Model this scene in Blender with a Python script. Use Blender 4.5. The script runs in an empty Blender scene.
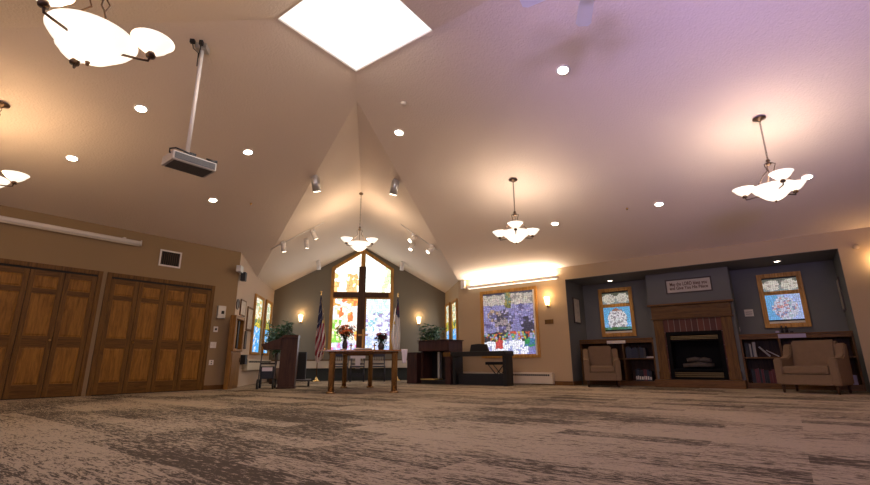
import bpy, bmesh, math, random
from mathutils import Vector, Matrix, Quaternion
random.seed(7)
C = bpy.context.scene.collection
s = 2 ** -.5
PI = math.pi

# ------------------------------------------------------------------ camera
F, YAW, PIT, ROL, H = 455.4, .141013, .257678, -.0055665, .52
fw = Vector((math.sin(YAW) * math.cos(PIT), math.cos(YAW) * math.cos(PIT), math.sin(PIT)))
r0 = Vector((math.cos(YAW), -math.sin(YAW), 0)); u0 = r0.cross(fw)
cr = r0 * math.cos(ROL) + u0 * math.sin(ROL); cu = cr.cross(fw)
CAM = Vector((0, 0, H))
cam = bpy.data.cameras.new('camera'); cam.sensor_width = 36; cam.lens = F * 36 / 870
cam.clip_start = .05; cam.clip_end = 200
camo = bpy.data.objects.new('camera', cam); C.objects.link(camo)
M = Matrix((cr, cu, -fw)).transposed().to_4x4(); M.translation = CAM
camo.matrix_world = M
bpy.context.scene.camera = camo

# measured positions: a pixel of the photo on a known plane n.P = c
def at(x, y, n, c):
    d = fw * F + cr * (x - 435) - cu * (y - 242.5)
    return CAM + d * ((c - n.dot(CAM)) / n.dot(d))

XA = Vector((s, s, 0)); NA = Vector((s, -s, 0))      # left wall: runs along XA, its inside normal is NA
XB = Vector((s, -s, 0)); NB = Vector((s, s, 0))      # right wall: runs along XB, outward normal NB
UZ = Vector((0, 0, 1))
LW, RW, AB, BF = -9.707, 10.487, 11.66, 11.10        # wall planes, alcove back, bookcase front
X0, XL, XR, YB = -.286, -2.99, 2.418, 14.73          # chancel
ZE, ZR, SL = 2.73, 4.212, .229
CA, CB, HS = -3.389, 2.985, 7.502
XX = Vector((1, 0, 0)); YY = Vector((0, 1, 0))
# wall frames: (tangent to the viewer's right, direction into the wall, plane constant along that direction, rotation)
FR = {'L': (XA, -NA, -LW, PI / 4), 'R': (XB, NB, RW, -PI / 4), 'A': (XB, NB, AB, -PI / 4), 'B': (XB, NB, BF, -PI / 4),
      'C': (XX, YY, YB, 0), 'CL': (YY, -XX, -XL, PI / 2), 'CR': (-YY, XX, XR, -PI / 2),
      'AL': (NB, -XB, 3.99, PI / 4), 'AR': (-NB, XB, .99, -3 * PI / 4)}
def won(w, x, y, off=0):
    t, n, c, r = FR[w]; P = at(x, y, n, c - off); return t.dot(P), P.z
def wp(w, u, z, off=0):
    t, n, c, r = FR[w]; return t * u + n * (c - off) + UZ * z
def wr(w, pts, off=0):      # four pixels TL TR BR BL -> centre u, bottom z, width, height
    q = [won(w, x, y, off) for x, y in pts]
    l = (q[0][0] + q[3][0]) / 2; r = (q[1][0] + q[2][0]) / 2
    t = (q[0][1] + q[1][1]) / 2; b = (q[2][1] + q[3][1]) / 2
    return (l + r) / 2, b, r - l, t - b
def ceil_z(P):
    da, db = NA.dot(P) - CA, NB.dot(P) - CB
    return ZE + SL * (HS - max(abs(da) if da < 0 else 0, abs(db), .643))

# ------------------------------------------------------------------ materials
def nd(nt, t, **k):
    n = nt.nodes.new(t)
    for a, v in k.items():
        if a in n.inputs.keys(): n.inputs[a].default_value = v
        else: setattr(n, a, v)
    return n
def mat(name, col, rough=.6, metal=0, emit=None, es=0, bump=0, bscale=60, vary=0, vscale=8, trans=0, spec=None, coat=0):
    m = bpy.data.materials.new(name); m.use_nodes = True; nt = m.node_tree
    b = nt.nodes['Principled BSDF']
    b.inputs['Base Color'].default_value = (*col, 1); b.inputs['Roughness'].default_value = rough
    b.inputs['Metallic'].default_value = metal
    if coat: b.inputs['Coat Weight'].default_value = coat
    if spec is not None: b.inputs['Specular IOR Level'].default_value = spec
    if emit: b.inputs['Emission Color'].default_value = (*emit, 1); b.inputs['Emission Strength'].default_value = es
    if trans: b.inputs['Transmission Weight'].default_value = trans
    tc = nd(nt, 'ShaderNodeTexCoord')
    if vary:
        no = nd(nt, 'ShaderNodeTexNoise', Scale=vscale, Detail=4.)
        mx = nd(nt, 'ShaderNodeMix', data_type='RGBA')
        nt.links.new(tc.outputs['Object'], no.inputs['Vector'])
        nt.links.new(no.outputs['Fac'], mx.inputs[0])
        mx.inputs[6].default_value = (*[c * (1 - vary) for c in col], 1)
        mx.inputs[7].default_value = (*[min(1, c * (1 + vary)) for c in col], 1)
        nt.links.new(mx.outputs[2], b.inputs['Base Color'])
    if bump:
        no = nd(nt, 'ShaderNodeTexNoise', Scale=bscale, Detail=3.)
        bp = nd(nt, 'ShaderNodeBump', Strength=bump, Distance=.01)
        nt.links.new(tc.outputs['Object'], no.inputs['Vector'])
        nt.links.new(no.outputs['Fac'], bp.inputs['Height']); nt.links.new(bp.outputs['Normal'], b.inputs['Normal'])
    return m
def wood(name, c1, c2, axis='z', rough=.38, scale=1.):
    m = bpy.data.materials.new(name); m.use_nodes = True; nt = m.node_tree
    b = nt.nodes['Principled BSDF']; b.inputs['Roughness'].default_value = rough + .1; b.inputs['Specular IOR Level'].default_value = .22
    tc = nd(nt, 'ShaderNodeTexCoord'); mp = nd(nt, 'ShaderNodeMapping')
    sc = {'x': (1.2, 14, 14), 'y': (14, 1.2, 14), 'z': (14, 14, 1.2)}[axis]
    mp.inputs['Scale'].default_value = [q * scale for q in sc]
    n1 = nd(nt, 'ShaderNodeTexNoise', Scale=1.6, Detail=6., Roughness=.62, Distortion=1.1)
    n2 = nd(nt, 'ShaderNodeTexNoise', Scale=9., Detail=3.)
    mm = nd(nt, 'ShaderNodeMath', operation='MULTIPLY_ADD'); mm.inputs[1].default_value = .35
    cr_ = nd(nt, 'ShaderNodeValToRGB')
    cr_.color_ramp.elements[0].position = .42; cr_.color_ramp.elements[0].color = (*c1, 1)
    cr_.color_ramp.elements[1].position = .82; cr_.color_ramp.elements[1].color = (*c2, 1)
    bp = nd(nt, 'ShaderNodeBump', Strength=.12, Distance=.004)
    L = nt.links.new
    L(tc.outputs['Object'], mp.inputs['Vector']); L(mp.outputs[0], n1.inputs['Vector']); L(mp.outputs[0], n2.inputs['Vector'])
    L(n2.outputs['Fac'], mm.inputs[0]); L(n1.outputs['Fac'], mm.inputs[2]); L(mm.outputs[0], cr_.inputs[0])
    L(cr_.outputs[0], b.inputs['Base Color']); L(mm.outputs[0], bp.inputs['Height']); L(bp.outputs[0], b.inputs['Normal'])
    return m

MT = {}
MT['ceil'] = mat('ceiling_texture_paint', (.80, .67, .54), .95, bump=.8, bscale=42, spec=.1)
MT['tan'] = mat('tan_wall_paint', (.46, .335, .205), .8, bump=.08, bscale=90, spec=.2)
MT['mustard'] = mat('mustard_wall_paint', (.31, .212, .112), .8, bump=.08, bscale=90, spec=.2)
MT['pale'] = mat('pale_wall_paint', (.58, .45, .34), .8, bump=.08, bscale=90, spec=.2)  # lighter tone puts the side window light into the wall colour
MT['olive'] = mat('olive_grey_wall_paint', (.215, .185, .135), .8, bump=.08, bscale=90, spec=.2)
MT['slate'] = mat('slate_wall_paint', (.165, .162, .152), .8, bump=.08, bscale=90, spec=.2)
MT['oak'] = wood('oak', (.062, .025, .004), (.185, .088, .018), 'z')
MT['oakpanel'] = wood('oak_panel', (.13, .052, .006), (.33, .155, .026), 'z')
MT['oakwin'] = wood('oak_window_trim', (.26, .11, .02), (.62, .32, .08), 'z')
MT['oakx'] = wood('oak_cross_grain', (.055, .022, .004), (.16, .074, .015), 'x')
MT['oakdark'] = wood('dark_oak', (.07, .030, .008), (.19, .088, .026), 'z')
MT['oakdarkx'] = wood('dark_oak_cross_grain', (.07, .030, .008), (.19, .088, .026), 'x')
MT['walnut'] = wood('walnut', (.03, .012, .006), (.085, .036, .016), 'z')
MT['organ'] = wood('organ_wood', (.022, .009, .009), (.06, .024, .02), 'z')
MT['black'] = mat('black_plastic', (.006, .0055, .006), .5)
MT['blackfab'] = mat('black_fabric', (.015, .014, .016), .9, bump=.2, bscale=200)
MT['bronze'] = mat('dark_bronze', (.10, .06, .035), .4, .8)
MT['brass'] = mat('brass', (.75, .5, .2), .25, 1)
MT['oldbrass'] = mat('old_brass', (.16, .11, .045), .45, .8)
MT['gold'] = mat('gold', (.95, .65, .28), .25, 1)
MT['tableleg'] = mat('table_bronze', (.46, .28, .13), .25, .9)
MT['tabletop'] = mat('table_top_wood', (.40, .19, .07), .2, .1, coat=.4, vary=.3, vscale=5)
MT['chrome'] = mat('chrome', (.8, .8, .8), .15, 1)
MT['white'] = mat('white_enamel', (.78, .72, .66), .45)
MT['cream'] = mat('cream_enamel', (.68, .58, .44), .5)
MT['dark'] = mat('dark_slot', (.01, .009, .008), .8)
MT['heatpanel'] = mat('dark_lower_panel', (.03, .035, .03), .7)
MT['chair'] = mat('tan_upholstery', (.20, .125, .068), .9, bump=.35, bscale=180, vary=.12, vscale=20)
MT['navy'] = mat('navy_stain', (.018, .017, .03), .35)
MT['cloth'] = mat('white_cloth', (.72, .64, .66), .85, bump=.2, bscale=60)
MT['lead'] = mat('window_lead', (.012, .012, .014), .6)
MT['hearthmetal'] = mat('fireplace_black_metal', (.006, .0055, .0055), .7, 0, spec=.1)
MT['log'] = mat('fire_log', (.09, .07, .06), .9, bump=.8, bscale=14, vary=.5, vscale=10)
MT['fireglass'] = mat('fireplace_glass', (.015, .015, .017), .06, 0, coat=.5)
MT['leaf'] = mat('dark_leaf', (.028, .070, .022), .45, vary=.5, vscale=6)
MT['stem'] = mat('plant_stem', (.06, .035, .015), .8)
MT['pot'] = mat('brown_pot', (.10, .05, .03), .6)
MT['bowl'] = mat('alabaster_glass_lit', (.9, .8, .68), .35, emit=(1, .87, .72), es=1.1)
MT['sconceglass'] = mat('sconce_glass_lit', (.9, .8, .68), .35, emit=(1, .70, .38), es=8)
MT['lamp'] = mat('lamp_face_lit', (1, 1, 1), .5, emit=(1, .86, .66), es=14)
MT['skyglow'] = mat('skylight_diffuser', (.9, .9, .9), .6, emit=(1, .965, .91), es=1.25)
MT['uplight'] = mat('uplight_tube_lit', (1, 1, 1), .5, emit=(1, .9, .74), es=1.6)
MT['daylight'] = mat('overcast_daylight_pane', (.8, .85, 1), .5, emit=(.62, .60, 1), es=5)  # glow of the added rear windows, violet for the ceiling tint
MT['silver'] = mat('silver_frame', (.6, .58, .55), .35, .7)
MT['gunmetal'] = mat('dull_metal', (.16, .14, .13), .4, .6)
MT['paper'] = mat('paper', (.75, .68, .58), .8)
MT['photo'] = mat('picture_print', (.55, .46, .36), .6, vary=.45, vscale=16)
MT['darkphoto'] = mat('dark_picture_print', (.13, .11, .09), .5, vary=.7, vscale=14)
MT['signpaper'] = mat('sign_face', (.55, .47, .40), .8, vary=.18, vscale=7)
MT['ink'] = mat('dark_brown_ink', (.10, .035, .02), .8)
MT['frame'] = mat('dark_frame', (.045, .022, .012), .4)
MT['rubber'] = mat('rubber', (.02, .02, .02), .8)
MT['lilac'] = mat('lilac_label', (.45, .38, .52), .7)
MT['redfl'] = mat('orange_petal', (.62, .12, .03), .7, vary=.4, vscale=30)
MT['redfl2'] = mat('maroon_petal', (.30, .06, .08), .7, vary=.4, vscale=30)
MT['glassvase'] = mat('dark_vase', (.05, .04, .04), .15)
MT['fan'] = mat('white_fan_blade', (.9, .88, .9), .5)
MT['projgrey'] = mat('projector_shell', (.52, .47, .42), .5)
MT['projvent'] = mat('projector_side', (.09, .085, .085), .55, bump=.6, bscale=120)
MT['fringe'] = mat('gold_fringe', (.62, .42, .13), .7)

def brick_mat():
    m = bpy.data.materials.new('brown_red_brick'); m.use_nodes = True; nt = m.node_tree
    b = nt.nodes['Principled BSDF']; b.inputs['Roughness'].default_value = .75
    tc = nd(nt, 'ShaderNodeTexCoord'); mp = nd(nt, 'ShaderNodeMapping'); mp.inputs['Rotation'].default_value = (PI / 2, 0, 0)
    br = nd(nt, 'ShaderNodeTexBrick', Scale=1.)
    br.offset = 0; br.inputs['Brick Width'].default_value = .112; br.inputs['Row Height'].default_value = .28; br.inputs['Mortar Size'].default_value = .005
    br.inputs['Color1'].default_value = (.14, .042, .026, 1); br.inputs['Color2'].default_value = (.085, .03, .022, 1)
    br.inputs['Mortar'].default_value = (.26, .2, .16, 1)
    nt.links.new(tc.outputs['Object'], mp.inputs[0]); nt.links.new(mp.outputs[0], br.inputs['Vector'])
    nt.links.new(br.outputs['Color'], b.inputs['Base Color'])
    return m
MT['brick'] = brick_mat()

def carpet_mat():
    m = bpy.data.materials.new('streaked_plank_carpet'); m.use_nodes = True; nt = m.node_tree; L = nt.links.new
    b = nt.nodes['Principled BSDF']; b.inputs['Roughness'].default_value = 1; b.inputs['Specular IOR Level'].default_value = .05
    tc = nd(nt, 'ShaderNodeTexCoord')
    rot = nd(nt, 'ShaderNodeMapping'); rot.inputs['Rotation'].default_value = (0, 0, PI / 4)   # x runs along the right wall
    L(tc.outputs['Object'], rot.inputs[0])
    # planks 1 m x 0.25 m
    br = nd(nt, 'ShaderNodeTexBrick', Scale=1., offset=.5)
    br.inputs['Brick Width'].default_value = 1.; br.inputs['Row Height'].default_value = .25; br.inputs['Mortar Size'].default_value = 0.
    br.inputs['Color1'].default_value = (0, 0, 0, 1); br.inputs['Color2'].default_value = (1, 1, 1, 1)
    L(rot.outputs[0], br.inputs['Vector'])
    big = nd(nt, 'ShaderNodeTexNoise', Scale=.55, Detail=2.)
    L(rot.outputs[0], big.inputs['Vector'])
    st = nd(nt, 'ShaderNodeMapping'); st.inputs['Scale'].default_value = (4.6, 24, 1)
    L(rot.outputs[0], st.inputs[0])
    n1 = nd(nt, 'ShaderNodeTexNoise', Scale=1.5, Detail=6., Roughness=.74, Distortion=1.2)
    L(st.outputs[0], n1.inputs['Vector'])
    st2 = nd(nt, 'ShaderNodeMapping'); st2.inputs['Scale'].default_value = (13, 60, 1); L(rot.outputs[0], st2.inputs[0])
    n2 = nd(nt, 'ShaderNodeTexNoise', Scale=1.5, Detail=4., Roughness=.7, Distortion=.6); L(st2.outputs[0], n2.inputs['Vector'])
    nm = nd(nt, 'ShaderNodeMix', data_type='FLOAT'); nm.inputs[0].default_value = .36
    L(n1.outputs['Fac'], nm.inputs[2]); L(n2.outputs['Fac'], nm.inputs[3])
    # thresholded streaks: plank and large patches shift how dense they are
    a = nd(nt, 'ShaderNodeMath', operation='MULTIPLY_ADD'); a.inputs[1].default_value = .2
    L(br.outputs['Color'], a.inputs[0]); nx_ = nd(nt, 'ShaderNodeMath', operation='MULTIPLY_ADD'); nx_.inputs[1].default_value = 1.9; nx_.inputs[2].default_value = -.55
    L(nm.outputs[0], nx_.inputs[0]); L(nx_.outputs[0], a.inputs[2])
    c = nd(nt, 'ShaderNodeMath', operation='MULTIPLY_ADD'); c.inputs[1].default_value = .6
    L(big.outputs['Fac'], c.inputs[0]); L(a.outputs[0], c.inputs[2])
    rmp = nd(nt, 'ShaderNodeValToRGB'); e = rmp.color_ramp.elements
    e[0].position = .80; e[0].color = (0, 0, 0, 1); e[1].position = .865; e[1].color = (1, 1, 1, 1)
    L(c.outputs[0], rmp.inputs[0])
    fine = nd(nt, 'ShaderNodeTexNoise', Scale=70., Detail=2.); L(tc.outputs['Object'], fine.inputs['Vector'])
    basec = nd(nt, 'ShaderNodeMix', data_type='RGBA'); basec.inputs[6].default_value = (.25, .195, .134, 1); basec.inputs[7].default_value = (.46, .365, .262, 1)
    L(fine.outputs['Fac'], basec.inputs[0])
    mx = nd(nt, 'ShaderNodeMix', data_type='RGBA'); mx.inputs[7].default_value = (.062, .047, .033, 1)
    sc = nd(nt, 'ShaderNodeMath', operation='MULTIPLY'); sc.inputs[1].default_value = .93
    L(rmp.outputs[0], sc.inputs[0]); L(sc.outputs[0], mx.inputs[0]); L(basec.outputs[2], mx.inputs[6]); L(mx.outputs[2], b.inputs['Base Color'])
    bp = nd(nt, 'ShaderNodeBump', Strength=.5, Distance=.008); L(fine.outputs['Fac'], bp.inputs['Height']); L(bp.outputs[0], b.inputs['Normal'])
    return m
MT['carpet'] = carpet_mat()

def glass_mosaic_mat(name, strength):
    m = bpy.data.materials.new(name); m.use_nodes = True; nt = m.node_tree
    b = nt.nodes['Principled BSDF']; b.inputs['Roughness'].default_value = .25
    at_ = nd(nt, 'ShaderNodeAttribute', attribute_name='Col')
    nt.links.new(at_.outputs['Color'], b.inputs['Emission Color']); b.inputs['Emission Strength'].default_value = strength
    b.inputs['Base Color'].default_value = (.1, .1, .1, 1)
    return m
MT['sg_chancel'] = glass_mosaic_mat('stained_glass_bright', 1.25)
MT['sg_wall'] = glass_mosaic_mat('stained_glass_wall', .62)
MT['sg_alcove'] = glass_mosaic_mat('stained_glass_alcove', .55)
MT['sg_side'] = glass_mosaic_mat('stained_glass_side', .9)
def attr_mat(name, rough=.8):
    m = bpy.data.materials.new(name); m.use_nodes = True; nt = m.node_tree
    b = nt.nodes['Principled BSDF']; b.inputs['Roughness'].default_value = rough
    at_ = nd(nt, 'ShaderNodeAttribute', attribute_name='Col'); nt.links.new(at_.outputs['Color'], b.inputs['Base Color'])
    return m
MT['flagcloth'] = attr_mat('printed_flag_cloth')

# ------------------------------------------------------------------ mesh helpers
def NBM(): return bmesh.new()
def box(bm, x0, x1, y0, y1, z0, z1, M_=None, bev=0):
    vs = [Vector((x, y, z)) for z in (z0, z1) for y in (y0, y1) for x in (x0, x1)]
    if M_ is not None: vs = [M_ @ v for v in vs]
    v = [bm.verts.new(p) for p in vs]
    fs = [bm.faces.new([v[i] for i in q]) for q in ((0, 2, 3, 1), (4, 5, 7, 6), (0, 1, 5, 4), (2, 6, 7, 3), (0, 4, 6, 2), (1, 3, 7, 5))]
    if bev:
        es = list({e for f in fs for e in f.edges})
        bmesh.ops.bevel(bm, geom=es, offset=bev, segments=2, affect='EDGES', profile=.6)
    return v
def basis(d):
    d = Vector(d).normalized(); a = UZ if abs(d.z) < .9 else XX
    x = d.cross(a).normalized(); y = d.cross(x); return x, y
def tube(bm, pts, r, seg=8, caps=True):
    pts = [Vector(p) for p in pts]; n = len(pts)
    rs = r if isinstance(r, (list, tuple)) else [r] * n
    rings = []
    x, y = basis(pts[1] - pts[0])
    for i, p in enumerate(pts):
        d = (pts[min(i + 1, n - 1)] - pts[max(i - 1, 0)]).normalized()
        x = (x - d * x.dot(d)).normalized(); y = d.cross(x)
        rings.append([bm.verts.new(p + (x * math.cos(2 * PI * k / seg) + y * math.sin(2 * PI * k / seg)) * rs[i]) for k in range(seg)])
    for a, b in zip(rings, rings[1:]):
        for k in range(seg): bm.faces.new((a[k], a[(k + 1) % seg], b[(k + 1) % seg], b[k])).smooth = True
    if caps: bm.faces.new(rings[0][::-1]); bm.faces.new(rings[-1])
def lathe(bm, prof, seg=24, c=(0, 0, 0), M_=None):
    c = Vector(c); rings = []
    for r, z in prof:
        if r < 1e-5: ring = [c + Vector((0, 0, z))]
        else: ring = [c + Vector((r * math.cos(2 * PI * k / seg), r * math.sin(2 * PI * k / seg), z)) for k in range(seg)]
        if M_ is not None: ring = [M_ @ p for p in ring]
        rings.append([bm.verts.new(p) for p in ring])
    for a, b in zip(rings, rings[1:]):
        for k in range(seg):
            A = [a[k % len(a)], a[(k + 1) % len(a)]]; B = [b[(k + 1) % len(b)], b[k % len(b)]]
            q = list(dict.fromkeys(A + B))
            if len(q) > 2: bm.faces.new(q).smooth = True
def prism(bm, poly, d0, d1, axis='y'):      # poly in the other two axes
    def P(a, b, d):
        return {'y': (a, d, b), 'x': (d, a, b), 'z': (a, b, d)}[axis]
    A = [bm.verts.new(P(a, b, d0)) for a, b in poly]; B = [bm.verts.new(P(a, b, d1)) for a, b in poly]
    bm.faces.new(A); bm.faces.new(B[::-1]); n = len(A)
    for i in range(n): bm.faces.new((A[i], B[i], B[(i + 1) % n], A[(i + 1) % n]))
def poly3(bm, pts, thick=0, n=None):
    A = [bm.verts.new(Vector(p)) for p in pts]
    bm.faces.new(A)
    if thick:
        n = Vector(n).normalized() * thick; B = [bm.verts.new(Vector(p) + n) for p in pts]
        bm.faces.new(B[::-1])
        for i in range(len(A)): bm.faces.new((A[i], B[i], B[(i + 1) % len(A)], A[(i + 1) % len(A)]))
def obj(name, bm, m, parent=None, loc=(0, 0, 0), rz=0, kind=None):
    bmesh.ops.recalc_face_normals(bm, faces=bm.faces)
    me = bpy.data.meshes.new(name); bm.to_mesh(me); bm.free()
    me.materials.append(MT[m] if isinstance(m, str) else m)
    o = bpy.data.objects.new(name, me); C.objects.link(o)
    o.location = loc; o.rotation_euler = (0, 0, rz)
    if parent: o.parent = parent
    if kind: o['kind'] = kind
    return o
def tag(o, label, cat, group=None):
    o['label'] = label; o['category'] = cat
    if group: o['group'] = group
    return o
def thing(name, label, cat, loc=(0, 0, 0), rz=0, group=None):
    o = bpy.data.objects.new(name, None); C.objects.link(o); o.empty_display_size = .1
    o.location = loc; o.rotation_euler = (0, 0, rz); return tag(o, label, cat, group)
def part(name, m, parent, fn, *a, **k):
    bm = NBM(); fn(bm, *a, **k); return obj(name, bm, m, parent)
def boxes(bm, L, bev=0):
    for q in L: box(bm, *q, bev=bev)
def light(name, kind, loc, energy, col=(1, .74, .48), size=.1, parent=None, rot=None, spot=None, blend=.6, sy=None):
    l = bpy.data.lights.new(name, kind); l.energy = energy; l.color = col
    if kind == 'AREA':
        l.size = size
        if sy: l.shape = 'RECTANGLE'; l.size_y = sy
    else: l.shadow_soft_size = size
    if spot: l.spot_size = spot; l.spot_blend = blend
    o = bpy.data.objects.new(name, l); C.objects.link(o); o.location = loc
    if rot is not None: o.rotation_mode = 'QUATERNION'; o.rotation_quaternion = rot
    if parent: o.parent = parent
    return o
def aim(d): return Vector(d).to_track_quat('-Z', 'Y')

# ------------------------------------------------------------------ the setting
bm = NBM(); box(bm, -14, 14, -10, 16, -.1, 0); obj('floor', bm, 'carpet', kind='structure')

def pln(na, nb, z): return NA * na + NB * nb + UZ * z
def cz(na, nb): return pln(na, nb, ZE + SL * (HS - max(abs(na - CA), abs(nb - CB))))
k = .643
bm = NBM()
apex = Vector((X0, 5.98, ZR)); ER = Vector((XR, 12.413, ZE)); EL = Vector((XL, 12.413, ZE))
BB = 15.0
k2 = .57
def sk(a, b): q = cz(CA + a * k, CB + (k if b > 0 else -k2)); q.z = ZE + SL * (HS - k); return q
bot = sk(-1, 1); left = sk(-1, -1); right = sk(1, 1); top = sk(1, -1)
e = HS + .0
GX = CA + HS                                                                            # gable end on the right
gr, gt = pln(GX, CB + k, bot.z), pln(GX, CB - k2, bot.z)
poly3(bm, [bot, apex, ER, pln(GX, CB + e, ZE), gr, right])                               # plane above the right wall
poly3(bm, [left, cz(CA - e, CB - e), EL, apex, bot])                                    # plane above the left wall
poly3(bm, [cz(CA - e, CB - e), pln(GX, CB - e, ZE), gt, top, left])
poly3(bm, [right, gr, gt, top])
bmesh.ops.remove_doubles(bm, verts=bm.verts, dist=.002)
obj('ceiling', bm, 'ceil', kind='structure')
bm = NBM()
gp = Vector((X0, YB + .1, ZR))
poly3(bm, [apex, gp, Vector((XR, YB + .1, ZE)), ER]); poly3(bm, [apex, EL, Vector((XL, YB + .1, ZE)), gp])
obj('ceiling_chancel', bm, 'ceil', kind='structure')

# skylight: flat square diffuser closing the top of the pyramid, with its shaft rim
bm = NBM(); zz = bot.z
for (a0, a1, b0, b1) in ((-k - .03, k + .03, -k2 - .03, -k2), (-k - .03, k + .03, k, k + .03), (-k - .03, -k, -k2, k), (k, k + .03, -k2, k)):
    pts = [pln(CA + a, CB + b, zz + .002) for a, b in ((a0, b0), (a1, b0), (a1, b1), (a0, b1))]
    poly3(bm, pts, .08, (0, 0, 1))
o = obj('window_6', bm, 'white', kind='structure')
bm = NBM(); poly3(bm, [pln(CA + a * k, CB + (k if b > 0 else -k2), zz + .03) for a, b in ((-1, -1), (1, -1), (1, 1), (-1, 1))], .03, (0, 0, 1))
p_ = obj('diffuser_pane', bm, 'skyglow', o)
ctr = pln(CA, CB, zz)
light('skylight_daylight', 'AREA', ctr - UZ * .01, 62, (1, .93, .88), k * 2, rot=Quaternion((0, 0, 1), PI / 4), sy=k * 2)

# walls, as slabs outside their planes (local frame: x right, y into the wall)
def wall(name, w, boxes_, m, bev=0):
    t, n, c, r = FR[w]; bm = NBM(); boxes(bm, boxes_)
    return obj(name, bm, m, loc=n * c, rz=r, kind='structure')
uc = XA.dot(Vector((XL, XL - LW / s, 0)))             # where the left wall meets the chancel
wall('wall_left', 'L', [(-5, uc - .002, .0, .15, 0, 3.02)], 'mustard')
vcr = XB.dot(Vector((XR, RW / s - XR, 0)))
wall('wall_right', 'R', [(vcr + .002, -3.99, 0, 1.2, 0, ZE + .01), (.99, 4.2, 0, 1.2, 0, ZE + .01), (-3.99, .99, 0, 1.2, 2.427, ZE + .01)], 'tan')
wall('wall_alcove_back', 'A', [(-4.1, 1.1, 0.03, .1, 0, 2.6), (-3.99, .99, 0, .03, 0, 2.43)], 'slate')
wall('wall_alcove_left', 'R', [(-3.992, -3.986, .004, 1.173, 0, 2.427)], 'slate')
wall('wall_alcove_right', 'R', [(.986, .992, .004, 1.173, 0, 2.427)], 'slate')
wall('ceiling_alcove', 'R', [(-3.986, .986, .004, 1.173, 2.42, 2.428)], 'slate')
# chimney breast over the mantel
bl = won('B', 648.7, 305); br_ = won('B', 732.5, 300)
wall('wall_chimney', 'B', [(bl[0], br_[0], 0, AB - BF - .002, 1.735, 2.419), (bl[0], bl[0] + .1, .0, AB - BF - .002, 0, 1.735), (br_[0] - .1, br_[0], .0, AB - BF - .002, 0, 1.735)], 'slate')
# chancel walls
bm = NBM(); prism(bm, [(XL - .1, 0), (XR + .1, 0), (XR + .1, ZE - .05), (X0, ZR + .02), (XL - .1, ZE - .05)], 0, .12); obj('wall_chancel_back', bm, 'olive', loc=(0, YB, 0), kind='structure')
yl = XL - LW / s; zl = ZE + SL * (10.891 + LW)
bm = NBM(); prism(bm, [(yl, 0), (YB, 0), (YB, ZE + .02), (12.41, ZE + .02), (yl, zl + .02)], 0, -.12, 'x'); obj('wall_chancel_left', bm, 'pale', loc=(XL, 0, 0), kind='structure')
bm = NBM(); prism(bm, [(12.416, 0), (YB, 0), (YB, ZE + .02), (12.416, ZE + .02)], 0, .12, 'x'); obj('wall_chancel_right', bm, 'tan', loc=(XR, 0, 0), kind='structure')
# rear walls, behind the camera
lo, hi = CA + HS, CB - HS
for nm, n, d, q in (('wall_rear_right', NA, lo, XA), ('wall_rear_left', -NB, -hi, XB)):
    a0, a1 = (hi, CB + HS) if nm.endswith('right') else (CA - HS + .0, lo)
    bm = NBM(); A, B_ = n * d + q * a0, n * d + q * a1
    poly3(bm, [A, B_, B_ + UZ * 2.74] + ([n * d + q * (CB + k) + UZ * (bot.z + .01), n * d + q * (CB - k) + UZ * (bot.z + .01)] if nm.endswith('right') else []) + [A + UZ * 2.74], .12, n); obj(nm, bm, 'tan', kind='structure')
# added windows in the unseen rear left wall; their lamps tint the ceiling purple
for i, c_ in enumerate((-2.4, .2, 2.7)):
    base = NB * (hi + .01) + XB * c_ + UZ * .75
    fo = NBM()
    for q in ((-.95, .95, -.0, .05, 0, .1), (-.95, .95, 0, .05, 1.5, 1.6), (-.95, -.85, 0, .05, .1, 1.5), (.85, .95, 0, .05, .1, 1.5), (-.04, .04, 0, .05, .1, 1.5)): box(fo, *q)
    o = obj('window_%d' % (7 + i), fo, 'oak', loc=base, rz=-PI / 4, kind='structure')
    part('window_pane', 'daylight', o, box, -.85, .85, .015, .03, .1, 1.5)
    light('window_daylight', 'AREA', base + NB * .08 + UZ * .8, (8, 52, 140)[i], (.50, .40, 1), 1.7, rot=aim(at(*((560, 10), (700, 30), (800, 60))[i], NB * SL + UZ, ZE + SL * RW) - base + UZ * 1.5), sy=1.4).data.spread = math.radians(42)  # added lamp, beam narrowed and aimed up to colour the ceiling

# baseboards
def base(name, w, spans, off=0):
    t, n, c, r = FR[w]; bm = NBM()
    for a, b in spans: box(bm, a, b, -.016, -.001, .0, .09)
    return obj(name, bm, 'oakdarkx', loc=n * c, rz=r, kind='structure')
base('baseboard_left', 'L', [(-4.9, .8), (4.965, uc - .02)])
base('baseboard_right', 'R', [(-5.0, -3.99), (.99, 4.1)])
base('baseboard_alcove', 'AL', [(RW + .01, 11.0)])

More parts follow.
